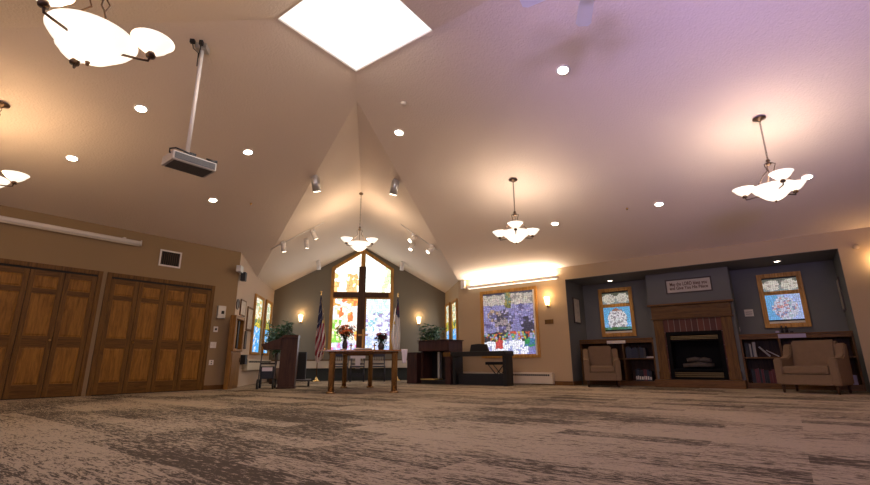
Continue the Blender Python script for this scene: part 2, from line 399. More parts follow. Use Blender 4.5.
# ------------------------------------------------------------------ closet doors in the left wall
def closet(n, u0_, u1_):
    t, nn, c, r = FR['L']; W = u1_ - u0_; HT = 2.15
    o = NBM(); cs = .075
    boxes(o, [(0, cs, -.028, 0, 0, HT), (W - cs, W, -.028, 0, 0, HT), (cs, W - cs, -.028, 0, HT - cs, HT)], .004)
    root = obj('door_%d' % n, o, 'oak', loc=t * u0_ + nn * (c - .002), rz=r, kind='structure')
    part('door_recess', 'dark', root, box, cs, W - cs, -.003, -.001, .0, HT - cs)
    part('door_track', 'dark', root, box, cs, W - cs, -.02, -.004, HT - cs - .03, HT - cs)
    lw = (W - 2 * cs) / 4
    zb, zt = .012, HT - cs - .034
    for i in range(4):
        x0, x1 = cs + i * lw + .004, cs + (i + 1) * lw - .004
        b = NBM(); y0, y1 = -.024, -.006
        st = .07
        rails = [(zb, zb + .2), (.80, .97), (1.66, 1.74), (zt - .09, zt)]
        boxes(b, [(x0, x0 + st, y0, y1, zb, zt), (x1 - st, x1, y0, y1, zb, zt)] , .003)
        leaf = obj('door_leaf', b, 'oak', root)
        b = NBM()
        for z0, z1 in rails: box(b, x0 + st, x1 - st, y0, y1, z0, z1)
        obj('rail', b, 'oakx', leaf)
        for (z0, z1) in ((zb + .2, .80), (.97, 1.66), (1.74, zt - .09)):
            b = NBM(); X0_, X1_ = x0 + st, x1 - st
            box(b, X0_ + .0, X1_, -.012, y1, z0, z1)
            # raised field with sloping borders
            g = .035
            pts = [(X0_ + .012, z0 + .012), (X1_ - .012, z0 + .012), (X1_ - .012, z1 - .012), (X0_ + .012, z1 - .012)]
            inn = [(X0_ + g, z0 + g), (X1_ - g, z0 + g), (X1_ - g, z1 - g), (X0_ + g, z1 - g)]
            A = [b.verts.new((x, -.012, z)) for x, z in pts]; B = [b.verts.new((x, -.021, z)) for x, z in inn]
            b.faces.new(B)
            for q in range(4): b.faces.new((A[q], A[(q + 1) % 4], B[(q + 1) % 4], B[q]))
            obj('panel', b, 'oakpanel', leaf)
        if i in (1, 2) and ((n == 2 and i == 1) or (n == 1 and i == 2)):
            b = NBM(); xk = x0 + .035 if n == 2 else x1 - .035
            tube(b, [(xk, -.024, .91), (xk, -.04, .91), (xk, -.045, .91), (xk, -.06, .91)], [.009, .009, .024, .018], 14)
            obj('door_knob', b, 'brass', leaf)
closet(1, .86, 2.875)
closet(2, 2.945, 4.955)

# ------------------------------------------------------------------ stained glass mosaics
from mathutils import noise as mno
class Patch:      # random numbers that stay alike over neighbouring pieces of glass
    def __init__(self, seed): self.r = random.Random(seed); self.p = (0, 0); self.s = seed
    def at(self, u, v): self.p = (u, v)
    def random(self):
        q = .5 + 1.0 * mno.noise(Vector((self.p[0] * 11 + self.s, self.p[1] * 12, self.s * .37))) + self.r.uniform(-.36, .36)
        return min(.999, max(0, q))
    def uniform(self, a, b): return self.r.uniform(a, b)
def mosaic(parent, m, w, h, nx, ny, cf, y=-.01, x0=None, z0=0, clip=None, gap=.06, jit=.46, seed=1, name='stained_glass'):
    rnd = random.Random(seed); pt = Patch(seed); x0 = -w / 2 if x0 is None else x0
    V = [[(x0 + w * (i + (rnd.uniform(-jit, jit) if 0 < i < nx else 0)) / nx, z0 + h * (j + (rnd.uniform(-jit, jit) if 0 < j < ny else 0)) / ny) for i in range(nx + 1)] for j in range(ny + 1)]
    bm = NBM(); col = bm.loops.layers.float_color.new('Col')
    for j in range(ny):
        for i in range(nx):
            q = [V[j][i], V[j][i + 1], V[j + 1][i + 1], V[j + 1][i]]
            cx = sum(p[0] for p in q) / 4; cz_ = sum(p[1] for p in q) / 4
            pt.at((cx - x0) / w, (cz_ - z0) / h); c = cf((cx - x0) / w, (cz_ - z0) / h, pt)
            q = [(cx + (a - cx) * (1 - gap), cz_ + (b - cz_) * (1 - gap)) for a, b in q]
            f = bm.faces.new([bm.verts.new((a, y, b)) for a, b in q])
            for l in f.loops: l[col] = (*[max(0, v) for v in c], 1)
    if clip:
        for (px, pz, nx_, nz_) in clip:      # keep the side opposite the normal
            bmesh.ops.bisect_plane(bm, geom=bm.verts[:] + bm.edges[:] + bm.faces[:], plane_co=(px, y, pz), plane_no=(nx_, 0, nz_), clear_outer=True)
    for f in bm.faces:
        if f.normal.y > 0: f.normal_flip()
    me = bpy.data.meshes.new(name); bm.to_mesh(me); bm.free(); me.materials.append(MT[m])
    o = bpy.data.objects.new(name, me); C.objects.link(o); o.parent = parent; return o
def mix(a, b, t): return tuple(x * (1 - t) + y * t for x, y in zip(a, b))
def jitc(c, r, a=.15):
    k_ = 1 + r.uniform(-a, a); return tuple(v * k_ * (1 + r.uniform(-a / 2, a / 2)) for v in c)

# big chancel window
def cpt(x, y): return won('C', x, y)
gx0, _ = cpt(332.6, 320); gx1, _ = cpt(389.8, 320)
_, zb = cpt(360, 350.5); _, z1 = cpt(360, 299); _, z2 = cpt(360, 292.2); _, z3l = cpt(333, 269.5); _, zp = cpt(362, 252.5)
_, z3r = cpt(391, 270.5); z3 = (z3l + z3r) / 2
gxc = (gx0 + gx1) / 2; hw = (gx1 - gx0) / 2
win = NBM(); cs = .10
# casing
def cas(pl_): prism(win, pl_, -.05, 0)
cas([(-hw - cs, zb - .06), (-hw, zb - .06), (-hw, z3), (-hw - cs, z3 + .05)]); cas([(hw, zb - .06), (hw + cs, zb - .06), (hw + cs, z3 + .05), (hw, z3)])
cas([(-hw - cs, z3 + .05), (-hw, z3), (0, zp), (0, zp + .11)]); cas([(hw + cs, z3 + .05), (0, zp + .11), (0, zp), (hw, z3)])
box(win, -hw, hw, -.05, 0, zb - .06, zb); box(win, -hw, hw, -.05, 0, z1, z2); box(win, -.14, .14, -.045, 0, zb, z1); box(win, -.07, .07, -.045, 0, z2, zp - .03)
w1 = obj('window_1', win, 'oakwin', loc=(gxc, YB - .003, 0), kind='structure')
part('window_backing', 'lead', w1, prism, [(-hw, zb), (hw, zb), (hw, z3), (0, zp), (-hw, z3)], -.006, -.001)
def cf_left(u, v, r):
    n = math.sin(u * 9 + v * 7) * math.sin(v * 13 - u * 5)
    x = r.random()
    if v < .16: c = (.55, .6, 1.0) if x < .6 else ((.9, .25, .5) if x < .75 else (.9, .9, 1))
    elif u < .38 and v < .6: c = (.25, .65, .05) if x < .55 else ((.7, .85, .3) if x < .8 else (1, .95, .7))
    elif n > .32: c = (.95, .22, .05) if x < .7 else (1, .5, .1)
    elif v > .85 and x < .45: c = (1, .4, .08)
    else: c = (1, .95, .85) if x < .7 else ((.75, .95, .6) if x < .85 else (.8, .85, 1))
    return jitc(c, r)
def cf_right(u, v, r):
    x = r.random()
    if v > .72: c = (.9, 1, 1) if x < .7 else (.65, .95, .85)
    elif v < .3: c = (.5, .6, 1) if x < .45 else ((.3, .5, .75) if x < .65 else (.8, .85, 1))
    else:
        c = (.75, .8, 1) if x < .5 else ((.25, .6, .65) if x < .7 and u < .5 else ((.35, .3, .55) if x < .82 else (.95, .95, 1)))
    return jitc(c, r)
def cf_topl(u, v, r):
    if v < .42 and (u < .22 or .45 < u) and r.random() < .65: return jitc((1, .55, .2), r)
    return jitc((1.5, 1.4, 1.2), r, .08)
def cf_topr(u, v, r):
    if u > .72 and r.random() < .5: return jitc((.8, 1, .55), r)
    return jitc((1.35, 1.45, 1.35), r, .08)
mosaic(w1, 'sg_chancel', hw - .14, z1 - zb, 11, 22, cf_left, -.012, -hw, zb, seed=3)
mosaic(w1, 'sg_chancel', hw - .14, z1 - zb, 11, 22, cf_right, -.012, .14, zb, seed=4)
sl = (zp - z3) / hw; nl_ = math.hypot(sl, 1)
mosaic(w1, 'sg_chancel', hw - .07, zp - z2, 9, 11, cf_topl, -.012, -hw, z2, clip=[(-hw, z3, -sl / nl_, 1 / nl_)], gap=.05, seed=5)
mosaic(w1, 'sg_chancel', hw - .07, zp - z2, 9, 11, cf_topr, -.012, .07, z2, clip=[(hw, z3, sl / nl_, 1 / nl_)], gap=.05, seed=6)
light('chancel_window_daylight', 'AREA', (gxc, YB - .3, 1.9), 20, (.95, .95, 1), 1.7, rot=aim((0, -1, -.12)), sy=2.2)
# dark wooden cross fixed over the window mullions
b = NBM(); _, zt_ = cpt(361, 267); _, zh0 = cpt(361, 297.6); _, zh1 = cpt(361, 293.2)
xa, _ = cpt(333.5, 295); xb, _ = cpt(388.5, 295); ca, _ = cpt(357.4, 320); cb_, _ = cpt(364.6, 320)
box(b, ca, cb_, -.10, -.056, zb + .03, zt_, bev=.006); box(b, xa, xb, -.095, -.06, zh0, zh1, bev=.006)
tag(obj('wall_cross', b, 'walnut', loc=(0, YB, 0)), 'large dark wooden cross standing out against the gabled stained glass window', 'cross')

# framed picture windows
def pic_window(n, w, pts, m, panes, seed, cs=.075, mt='oakwin', sill=True):
    u, z, ww, hh = wr(w, pts); t, nn, c, r = FR[w]
    b = NBM()
    boxes(b, [(-ww / 2, -ww / 2 + cs, -.045, 0, 0, hh), (ww / 2 - cs, ww / 2, -.045, 0, 0, hh), (-ww / 2 + cs, ww / 2 - cs, -.045, 0, 0, cs), (-ww / 2 + cs, ww / 2 - cs, -.045, 0, hh - cs, hh)], .006)
    root = obj('window_%d' % n, b, mt, loc=t * u + nn * (c - .002) + UZ * z, rz=r, kind='structure')
    part('window_backing', 'lead', root, box, -ww / 2 + cs, ww / 2 - cs, -.008, -.001, cs, hh - cs)
    iw, ih = ww - 2 * cs, hh - 2 * cs
    for (v0, v1, nx, ny, cf) in panes:
        mosaic(root, m, iw, ih * (v1 - v0), nx, ny, cf, -.014, None, cs + ih * v0, gap=.10, seed=seed); seed += 1
    return root, iw, ih, cs
def cf_ban(u, v, r):      # banner and scene of the large wall window
    x = r.random()
    if v > .80:
        if abs(u - .5) < .055: return jitc((.45, .36, .08) if x < .6 else (.2, .3, .2), r)
        if v > .965: return (.05, .05, .1)
        return jitc((.78, .68, .60) if x < .75 else (.42, .36, .33), r)
    if abs(u - .5) < .05 and v > .75: return jitc((.2, .19, .04), r)
    if v > .36:
        d = math.hypot((u - .40) / .17, (v - .50) / .22)
        if d < 1 and x < .7: return jitc((.5, .4, .42) if x < .35 else (.08, .07, .12), r)
        d2 = math.hypot((u - .2) / .12, (v - .63) / .10)
        if d2 < 1 and x < .7: return jitc((.7, .45, .3) if x < .35 else (.2, .15, .2), r)
        if u > .74 and v < .6 and x < .6: return jitc((.05, .05, .1), r)
        return jitc((.36, .33, .72) if x < .6 else ((.55, .5, .85) if x < .82 else (.16, .14, .36)), r)
    if v > .22:
        if x < .32: return jitc((.04, .04, .06), r)
        if x < .48: return jitc((.85, .12, .06), r)
        if x < .58: return jitc((.8, .65, .1), r)
        if x < .70: return jitc((.1, .5, .4), r)
        return jitc((.55, .55, .95), r)
    if abs(u - .3) < .08 and v > .1: return jitc((.95, .1, .1), r)
    if u > .78 and v > .12: return jitc((.05, .5, .15) if x < .6 else (.1, .3, .6), r)
    if u > .85: return jitc((.35, .35, .8), r)
    return jitc((1.5, 1.5, 1.7) if x < .72 else (.6, .65, 1.2), r, .08)
w2, iw, ih, cs_ = pic_window(2, 'R', [(480, 292), (536.5, 286), (541, 356.5), (483, 359)], 'sg_wall', [(0, 1, 27, 34, cf_ban)], 20, .085)
# white blind edge shown beside the glass
part('blind_edge', 'paper', w2, boxes, [(iw / 2 - .012, iw / 2 + .026, -.052, -.0465, .06, ih + cs_)])
def cf_oval(u, v, r):
    for c in (.25, .76):
        if math.hypot((u - c) / .25, (v - .48) / .44) < 1: return jitc((.92, .85, .72), r, .1) if r.random() < .8 else jitc((.5, .42, .36), r)
    return jitc((.12, .13, .08) if v > .5 else (.3, .38, .35), r)
def cf_globe(u, v, r):
    x = r.random()
    if v < .12: return jitc((.06, .2, .05) if x < .5 else (.1, .35, .3), r)
    if math.hypot((u - .5) / .36, (v - .42) / .50) < 1:
        if v > .82: return jitc((.5, .2, .12), r)
        return jitc((1.15, 1.1, 1.15), r, .1) if x < .72 else jitc((.4, .35, .4), r)
    return jitc((.16, .62, 1.1) if v > .3 else (.3, .7, 1.25), r)
def cf_globe2(u, v, r):
    x = r.random()
    if math.hypot((u - .53) / .36, (v - .45) / .46) < 1:
        if x < .55: return jitc((.85, .85, 1.05), r, .1)
        return jitc((.8, .35, .35) if x < .68 else ((.25, .3, .6) if x < .85 else (.5, .7, .8)), r)
    return jitc((.18, .6, 1.1) if u < .35 else (.55, .72, 1.2), r)
def alcove_window(n, pts, cfu, cfl, seed):
    root, iw, ih, cs = pic_window(n, 'A', pts, 'sg_alcove', [(.70, .97, 17, 10, cfu), (.08, .62, 19, 17, cfl)], seed, .085, 'oakwin')
    part('window_rail', 'oakwin', root, box, -iw / 2, iw / 2, -.036, -.009, cs + ih * .62, cs + ih * .70)
    part('window_sill', 'paper', root, box, -iw / 2, iw / 2, -.03, -.009, cs + .004, cs + ih * .045)
    return root
alcove_window(3, [(598.8, 289), (632.5, 287.3), (636, 335.8), (602, 337.3)], cf_oval, cf_globe, 40)
alcove_window(4, [(756.6, 275), (800.3, 271.5), (811.7, 325.5), (764.7, 329.5)], cf_oval, cf_globe2, 50)

# narrow side windows of the chancel (two on the left, two on the right)
def cf_side(u, v, r):
    x = r.random()
    if v > .62: return jitc((.95, .95, .75) if x < .6 else ((.9, .6, .2) if x < .8 else (.5, .65, .35)), r)
    if v > .46: return jitc((.8, .65, .05) if x < .5 else (.1, .2, .08), r)
    return jitc((.1, .5, 1.1) if x < .65 else ((.3, .75, 1.2) if x < .85 else (1, 1, 1)), r)
def side_window(n, w, cu_, wd, z0, z1, seed):
    t, nn, c, r = FR[w]; hh = z1 - z0; b = NBM(); cs = .07
    boxes(b, [(-wd / 2, -wd / 2 + cs, -.05, 0, 0, hh), (wd / 2 - cs, wd / 2, -.05, 0, 0, hh), (-wd / 2 + cs, wd / 2 - cs, -.05, 0, 0, cs), (-wd / 2 + cs, wd / 2 - cs, -.05, 0, hh - cs, hh)], .006)
    root = obj('window_%d' % n, b, 'oakwin', loc=t * cu_ + nn * (c - .002) + UZ * z0, rz=r, kind='structure')
    part('window_backing', 'lead', root, box, -wd / 2 + cs, wd / 2 - cs, -.008, -.001, cs, hh - cs)
    mosaic(root, 'sg_side', wd - 2 * cs, hh - 2 * cs, 8, 22, cf_side, -.014, None, cs, seed=seed)
side_window(10, 'CL', 12.80, .95, .74, 2.28, 60); side_window(11, 'CL', 14.0, .75, .74, 2.30, 61)
side_window(12, 'CR', -12.98, .85, .78, 2.26, 62); side_window(13, 'CR', -14.12, .75, .78, 2.30, 63)
for y_, x_, d_ in ((12.8, XL + .15, 1), (14.0, XL + .15, 1), (12.98, XR - .15, -1), (14.12, XR - .15, -1)):
    light('side_window_daylight', 'AREA', (x_, y_, 1.6), 5, (.9, .92, 1), .5, rot=aim((d_, 0, -.1)), sy=1.2)

# ------------------------------------------------------------------ lamps
def chandelier(label, P, zrim, rot, e=8.5, R_=.232, group='alabaster bowl chandeliers', main=1., col=(1, .85, .76)):
    z0 = P.z; dz = z0 - zrim
    t = thing('chandelier', label, 'chandelier', (P.x, P.y, z0 - .004), rot, group)
    zc_ = zrim - z0         # local z of the bowl rim
    part('canopy', 'bronze', t, lathe, [(0, 0), (.075, -.0), (.075, -.014), (.03, -.03), (.012, -.05), (0, -.05)], 20)
    b = NBM(); zz_ = -.05; zh = zc_ + .36
    i = 0
    while zz_ > zh + .02:     # oval links, alternately turned
        pts = []
        for q in range(9):
            a = 2 * PI * q / 8; dx = .010 * math.cos(a); pts.append((dx if i % 2 else 0, 0 if i % 2 else dx, zz_ - .022 + .024 * math.sin(a)))
        tube(b, pts, .0032, 5, False); zz_ -= .036; i += 1
    obj('chain', b, 'bronze', t)
    b = NBM(); lathe(b, [(0, zh + .03), (.01, zh + .02), (.026, zh), (.012, zh - .02), (.034, zh - .045), (.01, zh - .07), (0, zh - .07)], 16)
    obj('hub', b, 'bronze', t)
    for k_ in range(3):
        a = 2 * PI * k_ / 3; cx, sy = math.cos(a), math.sin(a)
        b = NBM(); tube(b, [(cx * .02, sy * .02, zh - .03), (cx * .07, sy * .07, zh - .06), (cx * .04, sy * .04, zh - .14), (cx * .12, sy * .12, zh - .22), (cx * (R_ - .02), sy * (R_ - .02), zc_ + .01)], .006, 7)
        obj('rod', b, 'bronze', t)
    b = NBM()
    lathe(b, [(R_ + .008, zc_ + .004), (R_, zc_ - .006), (R_ * .9, zc_ - .04), (R_ * .66, zc_ - .09), (R_ * .45, zc_ - .135), (R_ * .22, zc_ - .165), (0, zc_ - .17), (0, zc_ - .162), (R_ * .22, zc_ - .155), (R_ * .43, zc_ - .126), (R_ * .64, zc_ - .083), (R_ * .88, zc_ - .036), (R_ - .006, zc_ + .004), (R_ + .008, zc_ + .004)], 32)
    obj('glass_bowl', b, 'bowl', t)
    part('finial', 'bronze', t, lathe, [(0, zc_ - .172), (.014, zc_ - .176), (.008, zc_ - .2), (0, zc_ - .205)], 12)
    for k_ in range(3):
        a = 2 * PI * k_ / 3 + PI / 3; cx, sy = math.cos(a), math.sin(a); r_ = R_ + .085
        b = NBM(); zb_ = zc_ - .04
        tube(b, [(cx * (R_ - .09), sy * (R_ - .09), zc_ - .075), (cx * (R_ + .02), sy * (R_ + .02), zc_ - .08), (cx * (r_ - .01), sy * (r_ - .01), zb_ - .04), (cx * r_, sy * r_, zb_)], .008, 8)
        arm = obj('arm', b, 'bronze', t)
        b = NBM(); lathe(b, [(0, 0), (.026, .004), (.03, .02), (.02, .04), (0, .04)], 14, (cx * r_, sy * r_, zb_ - .015)); obj('cup', b, 'bronze', arm)
        b = NBM(); z_ = zb_ + .02
        lathe(b, [(.026, 0), (.052, .013), (.086, .043), (.108, .074), (.125, .092), (.12, .092), (.103, .076), (.082, .048), (.048, .018), (0, .008), (0, 0)], 24, (cx * r_, sy * r_, z_))
        obj('glass_shade', b, 'bowl', t)
        light('chandelier_bulb', 'POINT', (cx * r_, sy * r_, z_ + .12), e * .6, col, size=.05, parent=t)
    light('chandelier_main_bulb', 'POINT', (0, 0, zc_ + .06), e * 1.3 * main, col, size=.12, parent=t)
    light('chandelier_down_bulb', 'POINT', (0, 0, zc_ - .32), e * .45, col, size=.15, parent=t)  # added fill below the bowl, brightens the floor; no bulb hangs here
    return t
nrR = NB * SL + UZ; crR = ZE + SL * RW
nrL = -NA * SL + UZ; crL = ZE + SL * 10.891
P1 = at(513, 179.5, nrR, crR); P2 = at(759, 118, nrR, crR); P3 = at(2, 104, nrL, crL)
def rt(P): return math.atan2(-P.y, -P.x) - PI / 3        # one arm towards the camera
chandelier('chandelier hanging over the keyboard side, in front of the lit wall cove', P1, P1.z - .955, rt(P1))
chandelier('chandelier hanging in front of the fireplace and right armchair', P2, P2.z - .96, rt(P2) + .32)
chandelier('chandelier cut off by the left edge, above the closet doors', P3, 2.63, rt(P3) + 1.0, col=(1, .70, .42))
P4 = Vector((-1.77, 2.70, 0)); P4.z = ceil_z(P4); A4 = 15
chandelier('nearest and largest-looking chandelier, top left beside the projector', P4, 2.50, math.radians(A4) - PI / 3, e=6.5, col=(1, .70, .42))
P5 = Vector((X0, 9.75, ZR))
chandelier('chandelier on the chancel ridge in front of the gabled window', P5, ZR - 1.17, rt(P5) + PI / 3, e=8, col=(1, .8, .6))

def downlight(label, P, n, rad=.066, e=24, grp='recessed ceiling downlights', sp=True, col=(1, .76, .54)):
    n = n.normalized()
    q = (-n).to_track_quat('Z', 'Y')
    t = thing('downlight', label, 'ceiling light', P - n * .002, 0, grp); t.rotation_mode = 'QUATERNION'; t.rotation_quaternion = q
    b = NBM(); lathe(b, [(rad, 0), (rad + .022, 0), (rad + .02, .006), (rad, .008), (rad, 0)], 28); obj('trim_ring', b, 'white', t)
    b = NBM(); lathe(b, [(0, .003), (rad, .003), (rad, .001), (0, .001)], 24); obj('lens', b, 'lamp', t)
    if sp: light('downlight_beam', 'SPOT', P - n * .03, e, col, .06, rot=aim((0, 0, -1)), spot=1.9, blend=.9)
for (x, y, l) in ((563, 70, 'downlight highest on the right ceiling slope, below the fan blades'), (399, 132.5, 'downlight just right of the ridge line where slopes meet'),
                  (659, 204, 'downlight low on right slope, between the two right chandeliers'), (555, 223.5, 'downlight low on right slope, beside the cove-lit chandelier'),
                  (807, 177, 'downlight beside the chandelier nearest the right edge')):
    downlight(l, at(x, y, nrR, crR), nrR)
for (x, y, l) in ((141, 108.5, 'downlight under the near chandelier, left of the projector pole'), (72, 158, 'downlight low on the left slope above the projection screen case'),
                  (213, 200, 'downlight low on the left slope, below the projector'), (248, 152, 'downlight on the left slope, right of the projector'),
                  (122, 15, 'downlight partly hidden behind the nearest chandelier')):
    downlight(l, at(x, y, nrL, crL), nrL, col=(1, .68, .40), e=20)
downlight('downlight in the alcove soffit above the left alcove window', at(610, 280.6, UZ, 2.42), UZ, .05, 12)
downlight('downlight in the alcove soffit above the right alcove window', at(777, 261.2, UZ, 2.42), UZ, .05, 12)

# wall sconces
def sconce(label, w, x, y, e=4.5, sc=1.):
    u, z = won(w, x, y); t_, nn, c, r = FR[w]
    t = thing('wall_sconce', label, 'wall lamp', t_ * u + nn * (c - .002) + UZ * z, r, 'flared glass wall sconces')
    b = NBM(); box(b, -.045, .045, -.018, 0, -.13, -.02, bev=.006); obj('back_plate', b, 'brass', t)
    b = NBM(); tube(b, [(0, -.015, -.09), (0, -.06, -.12), (0, -.085, -.10)], .009, 8); lathe(b, [(0, -.115), (.018, -.11), (.026, -.09), (.02, -.075), (0, -.075)], 14, (0, -.085, 0)); obj('bracket', b, 'bronze', t)
    b = NBM(); lathe(b, [(0, -.08), (.036, -.08), (.05, 0), (.068, .11), (.063, .11), (.045, 0), (.03, -.072), (0, -.072)], 24, (0, -.085, 0)); obj('glass_shade', b, 'sconceglass', t)
    light('sconce_bulb', 'POINT', (0, -.16, .16), e, (1, .62, .30), .05, parent=t)
sconce('glowing sconce on olive wall left of the gabled window', 'C', 301, 319)
sconce('glowing sconce on olive wall above the right plant', 'C', 418.5, 321)
sconce('glowing sconce on the tan wall between stained glass and alcove', 'R', 548.5, 302)
sconce('glowing sconce on the tan wall at the far right edge', 'R', 877, 266, 2.4)

# cove light bar over the large wall window
l0 = won('R', 467.5, 287, .1); l1 = won('R', 556.5, 278.5, .1)
t = thing('cove_light_bar', 'long white glowing light bar on wall above the large stained glass', 'wall light', wp('R', 0, 0), -PI / 4)
zc0 = l0[1] - .0
b = NBM(); box(b, l0[0], l1[0], -.12, -.002, zc0 - .05, zc0 - .04); box(b, l0[0], l1[0], -.13, -.12, zc0 - .05, zc0 + .02); box(b, l0[0], l0[0] + .01, -.12, -.002, zc0 - .04, zc0 + .02); box(b, l1[0] - .01, l1[0], -.12, -.002, zc0 - .04, zc0 + .02); obj('trough', b, 'white', t)
b = NBM(); tube(b, [(l0[0] + .05, -.06, zc0), (l1[0] - .05, -.06, zc0)], .016, 10); obj('tube', b, 'uplight', t)
lc = (l0[0] + l1[0]) / 2
part('bottom_lens', 'uplight', t, box, l0[0] + .02, l1[0] - .02, -.11, -.02, zc0 - .056, zc0 - .0505)
light('cove_uplight', 'AREA', wp('R', lc, zc0 + .03, .075), 58, (1, .86, .72), l1[0] - l0[0] - .1, rot=Quaternion((0, 0, 1), -PI / 4) @ Quaternion((1, 0, 0), PI), sy=.08)
b = NBM(); box(b, lc + .12, lc + .17, -.14, -.131, zc0 - .045, zc0 - .005); obj('clip', b, 'brass', t)

# track spots in the chancel vault
kR = Vector((SLc := (ZR - ZE) / (XR - X0), 0, 1)); cR_ = ZR + X0 * SLc
kL = Vector((-SLc, 0, 1)); cL_ = ZR - X0 * SLc
def spot_lamp(label, P, n, d, L_=.2, r_=.055, lit=True, e=14, grp='white cylinder spotlights on the chancel vault', col='white'):
    n = n.normalized()
    t = thing('spotlight', label, 'spotlight', P - n * .002, 0, grp)
    b = NBM(); x, y = n.cross(YY).normalized(), YY
    Mx = Matrix((x, y, n)).transposed().to_4x4()
    box(b, -.045, .045, -.09, .09, -.04, 0, Mx, bev=.004); obj('mount', b, col, t)
    d = Vector(d).normalized(); st = -n * .04; jn = st + Vector((0, 0, -.07))
    b = NBM(); tube(b, [st, jn], .01, 8); obj('stem', b, col, t)
    b = NBM(); a0 = jn - d * L_ * .4; a1 = jn + d * L_ * .6
    tube(b, [a0, a0 + d * .012, a1], [r_ * .75, r_, r_], 18); obj('cylinder', b, col, t)
    b = NBM(); tube(b, [a1 + d * .001, a1 + d * .003], [r_ * .82, r_ * .82], 16); obj('lens', b, 'lamp' if lit else 'white', t)
    if lit: light('spotlight_beam', 'SPOT', P + a1 + d * .03 - n * .002, e, (1, .80, .58), .05, rot=aim(d), spot=1.7, blend=.9)
spot_lamp('larger spotlight high on left slope of the chancel vault', at(315, 177, kL, cL_), kL, (.15, .35, -1), .27, .075, e=8, col='silver')
spot_lamp('larger spotlight high on right slope of the chancel vault', at(396, 181, kR, cR_), kR, (-.2, .35, -1), .27, .075, e=8, col='silver')
for i, (x, y, l) in enumerate(((313, 230, 'topmost of the three spotlights on the left track'), (306, 239, 'middle one of the three spotlights on the left track'), (283, 242, 'lowest of the three spotlights on the left track'))):
    spot_lamp(l, at(x, y, kL, cL_), kL, ((.4, .3, -.7), (.1, .3, -1), (.1, .3, -1))[i], .2)
for i, (x, y, l) in enumerate(((414, 234, 'topmost of the three glowing spotlights on the right track'), (413, 242, 'middle one of the three glowing spotlights on the right track'), (432, 245, 'lowest of the three glowing spotlights on the right track'))):
    spot_lamp(l, at(x, y, kR, cR_), kR, ((-.7, -.3, -.6), (-.4, -.3, -.8), (-.7, -.2, -.6))[i], .2)
spot_lamp('small spotlight under left slope beside the gable window top', at(318, 261, kL, cL_), kL, (.1, .3, -1), .26, .06, lit=False)
spot_lamp('small spotlight under right slope beside the gable window top', at(403, 262, kR, cR_), kR, (-.1, .3, -1), .26, .06, lit=False)
def track(label, q, n, c):
    A, B = at(*q[0], n, c), at(*q[1], n, c); nn = n.normalized()
    b = NBM(); tube(b, [A - nn * .012, B - nn * .012], .009, 6); tag(obj('light_track', b, 'white'), label, 'light track')
track('thin track carrying spotlights on left slope of chancel vault', ((270, 249), (324, 222)), kL, cL_)
track('thin track carrying spotlights on right slope of chancel vault', ((401, 224), (438, 250)), kR, cR_)

# ceiling fan, its hub above the frame
fz = 3.62; tipA = at(583, 26, UZ, fz); tipB = at(521, 3, UZ, fz)
mid = (tipA + tipB) / 2; dd = tipB - tipA; hl = dd.length / 2; per = Vector((-dd.y, dd.x, 0)).normalized()
hub1 = mid + per * (hl / math.tan(math.radians(36))); hub2 = mid - per * (hl / math.tan(math.radians(36)))
hub = hub1 if hub1.length < hub2.length else hub2
hub.z = fz; FRad = (tipA - hub).length; cz_h = ceil_z(hub)
t = thing('ceiling_fan', 'white ceiling fan at the top edge, two blade tips showing', 'ceiling fan', hub)
part('downrod', 'white', t, tube, [(0, 0, .05), (0, 0, cz_h - fz - .03)], .014, 10)
part('canopy', 'white', t, lathe, [(0, cz_h - fz - .005), (.07, cz_h - fz - .01), (.05, cz_h - fz - .08), (0, cz_h - fz - .08)], 20)
part('motor_housing', 'white', t, lathe, [(0, .07), (.08, .06), (.12, .02), (.12, -.03), (.07, -.08), (0, -.09)], 24)
a0 = math.atan2((tipA - hub).y, (tipA - hub).x)
for i in range(5):
    a = a0 + i * 2 * PI / 5; Mz = Matrix.Rotation(a, 4, 'Z') @ Matrix.Rotation(.14, 4, 'X')
    b = NBM(); pr = [(.2, -.05), (.35, -.065), (FRad - .04, -.07), (FRad, -.045), (FRad, .045), (FRad - .04, .07), (.35, .065), (.2, .05)]
    A = [b.verts.new(Mz @ Vector((x, y, -.004))) for x, y in pr]; B = [b.verts.new(Mz @ Vector((x, y, .004))) for x, y in pr]
    b.faces.new(A); b.faces.new(B[::-1])
    for q in range(8): b.faces.new((A[q], A[(q + 1) % 8], B[(q + 1) % 8], B[q]))
    bl_ = obj('blade', b, 'fan', t)
    b = NBM(); box(b, .1, .24, -.018, .018, -.012, -.004, Mz); obj('blade_iron', b, 'white', bl_)

# small fittings on the ceiling
def dome(name, label, P, n, r, cat, m='white', h=.03, grp=None):
    n = n.normalized(); q = (-n).to_track_quat('Z', 'Y')
    b = NBM(); lathe(b, [(r, 0), (r, h * .5), (r * .8, h), (0, h), ], 20); b.faces.new([v for v in b.verts if abs(v.co.z) < 1e-6][::-1])
    o = obj(name, b, m, loc=P - n * .002); o.rotation_mode = 'QUATERNION'; o.rotation_quaternion = q; return tag(o, label, cat, grp)
dome('smoke_detector', 'small round detector on ceiling right of the ridge line', at(404, 103, nrR, crR), nrR, .045, 'smoke detector', 'ceil')
dome('sprinkler_head', 'tiny sprinkler head on right slope above alcove header', at(627, 208, nrR, crR), nrR, .02, 'sprinkler', 'brass')
dome('sprinkler_head', 'tiny sprinkler head on left slope beside the chancel valley', at(251, 203, nrL, crL), nrL, .02, 'sprinkler', 'brass')

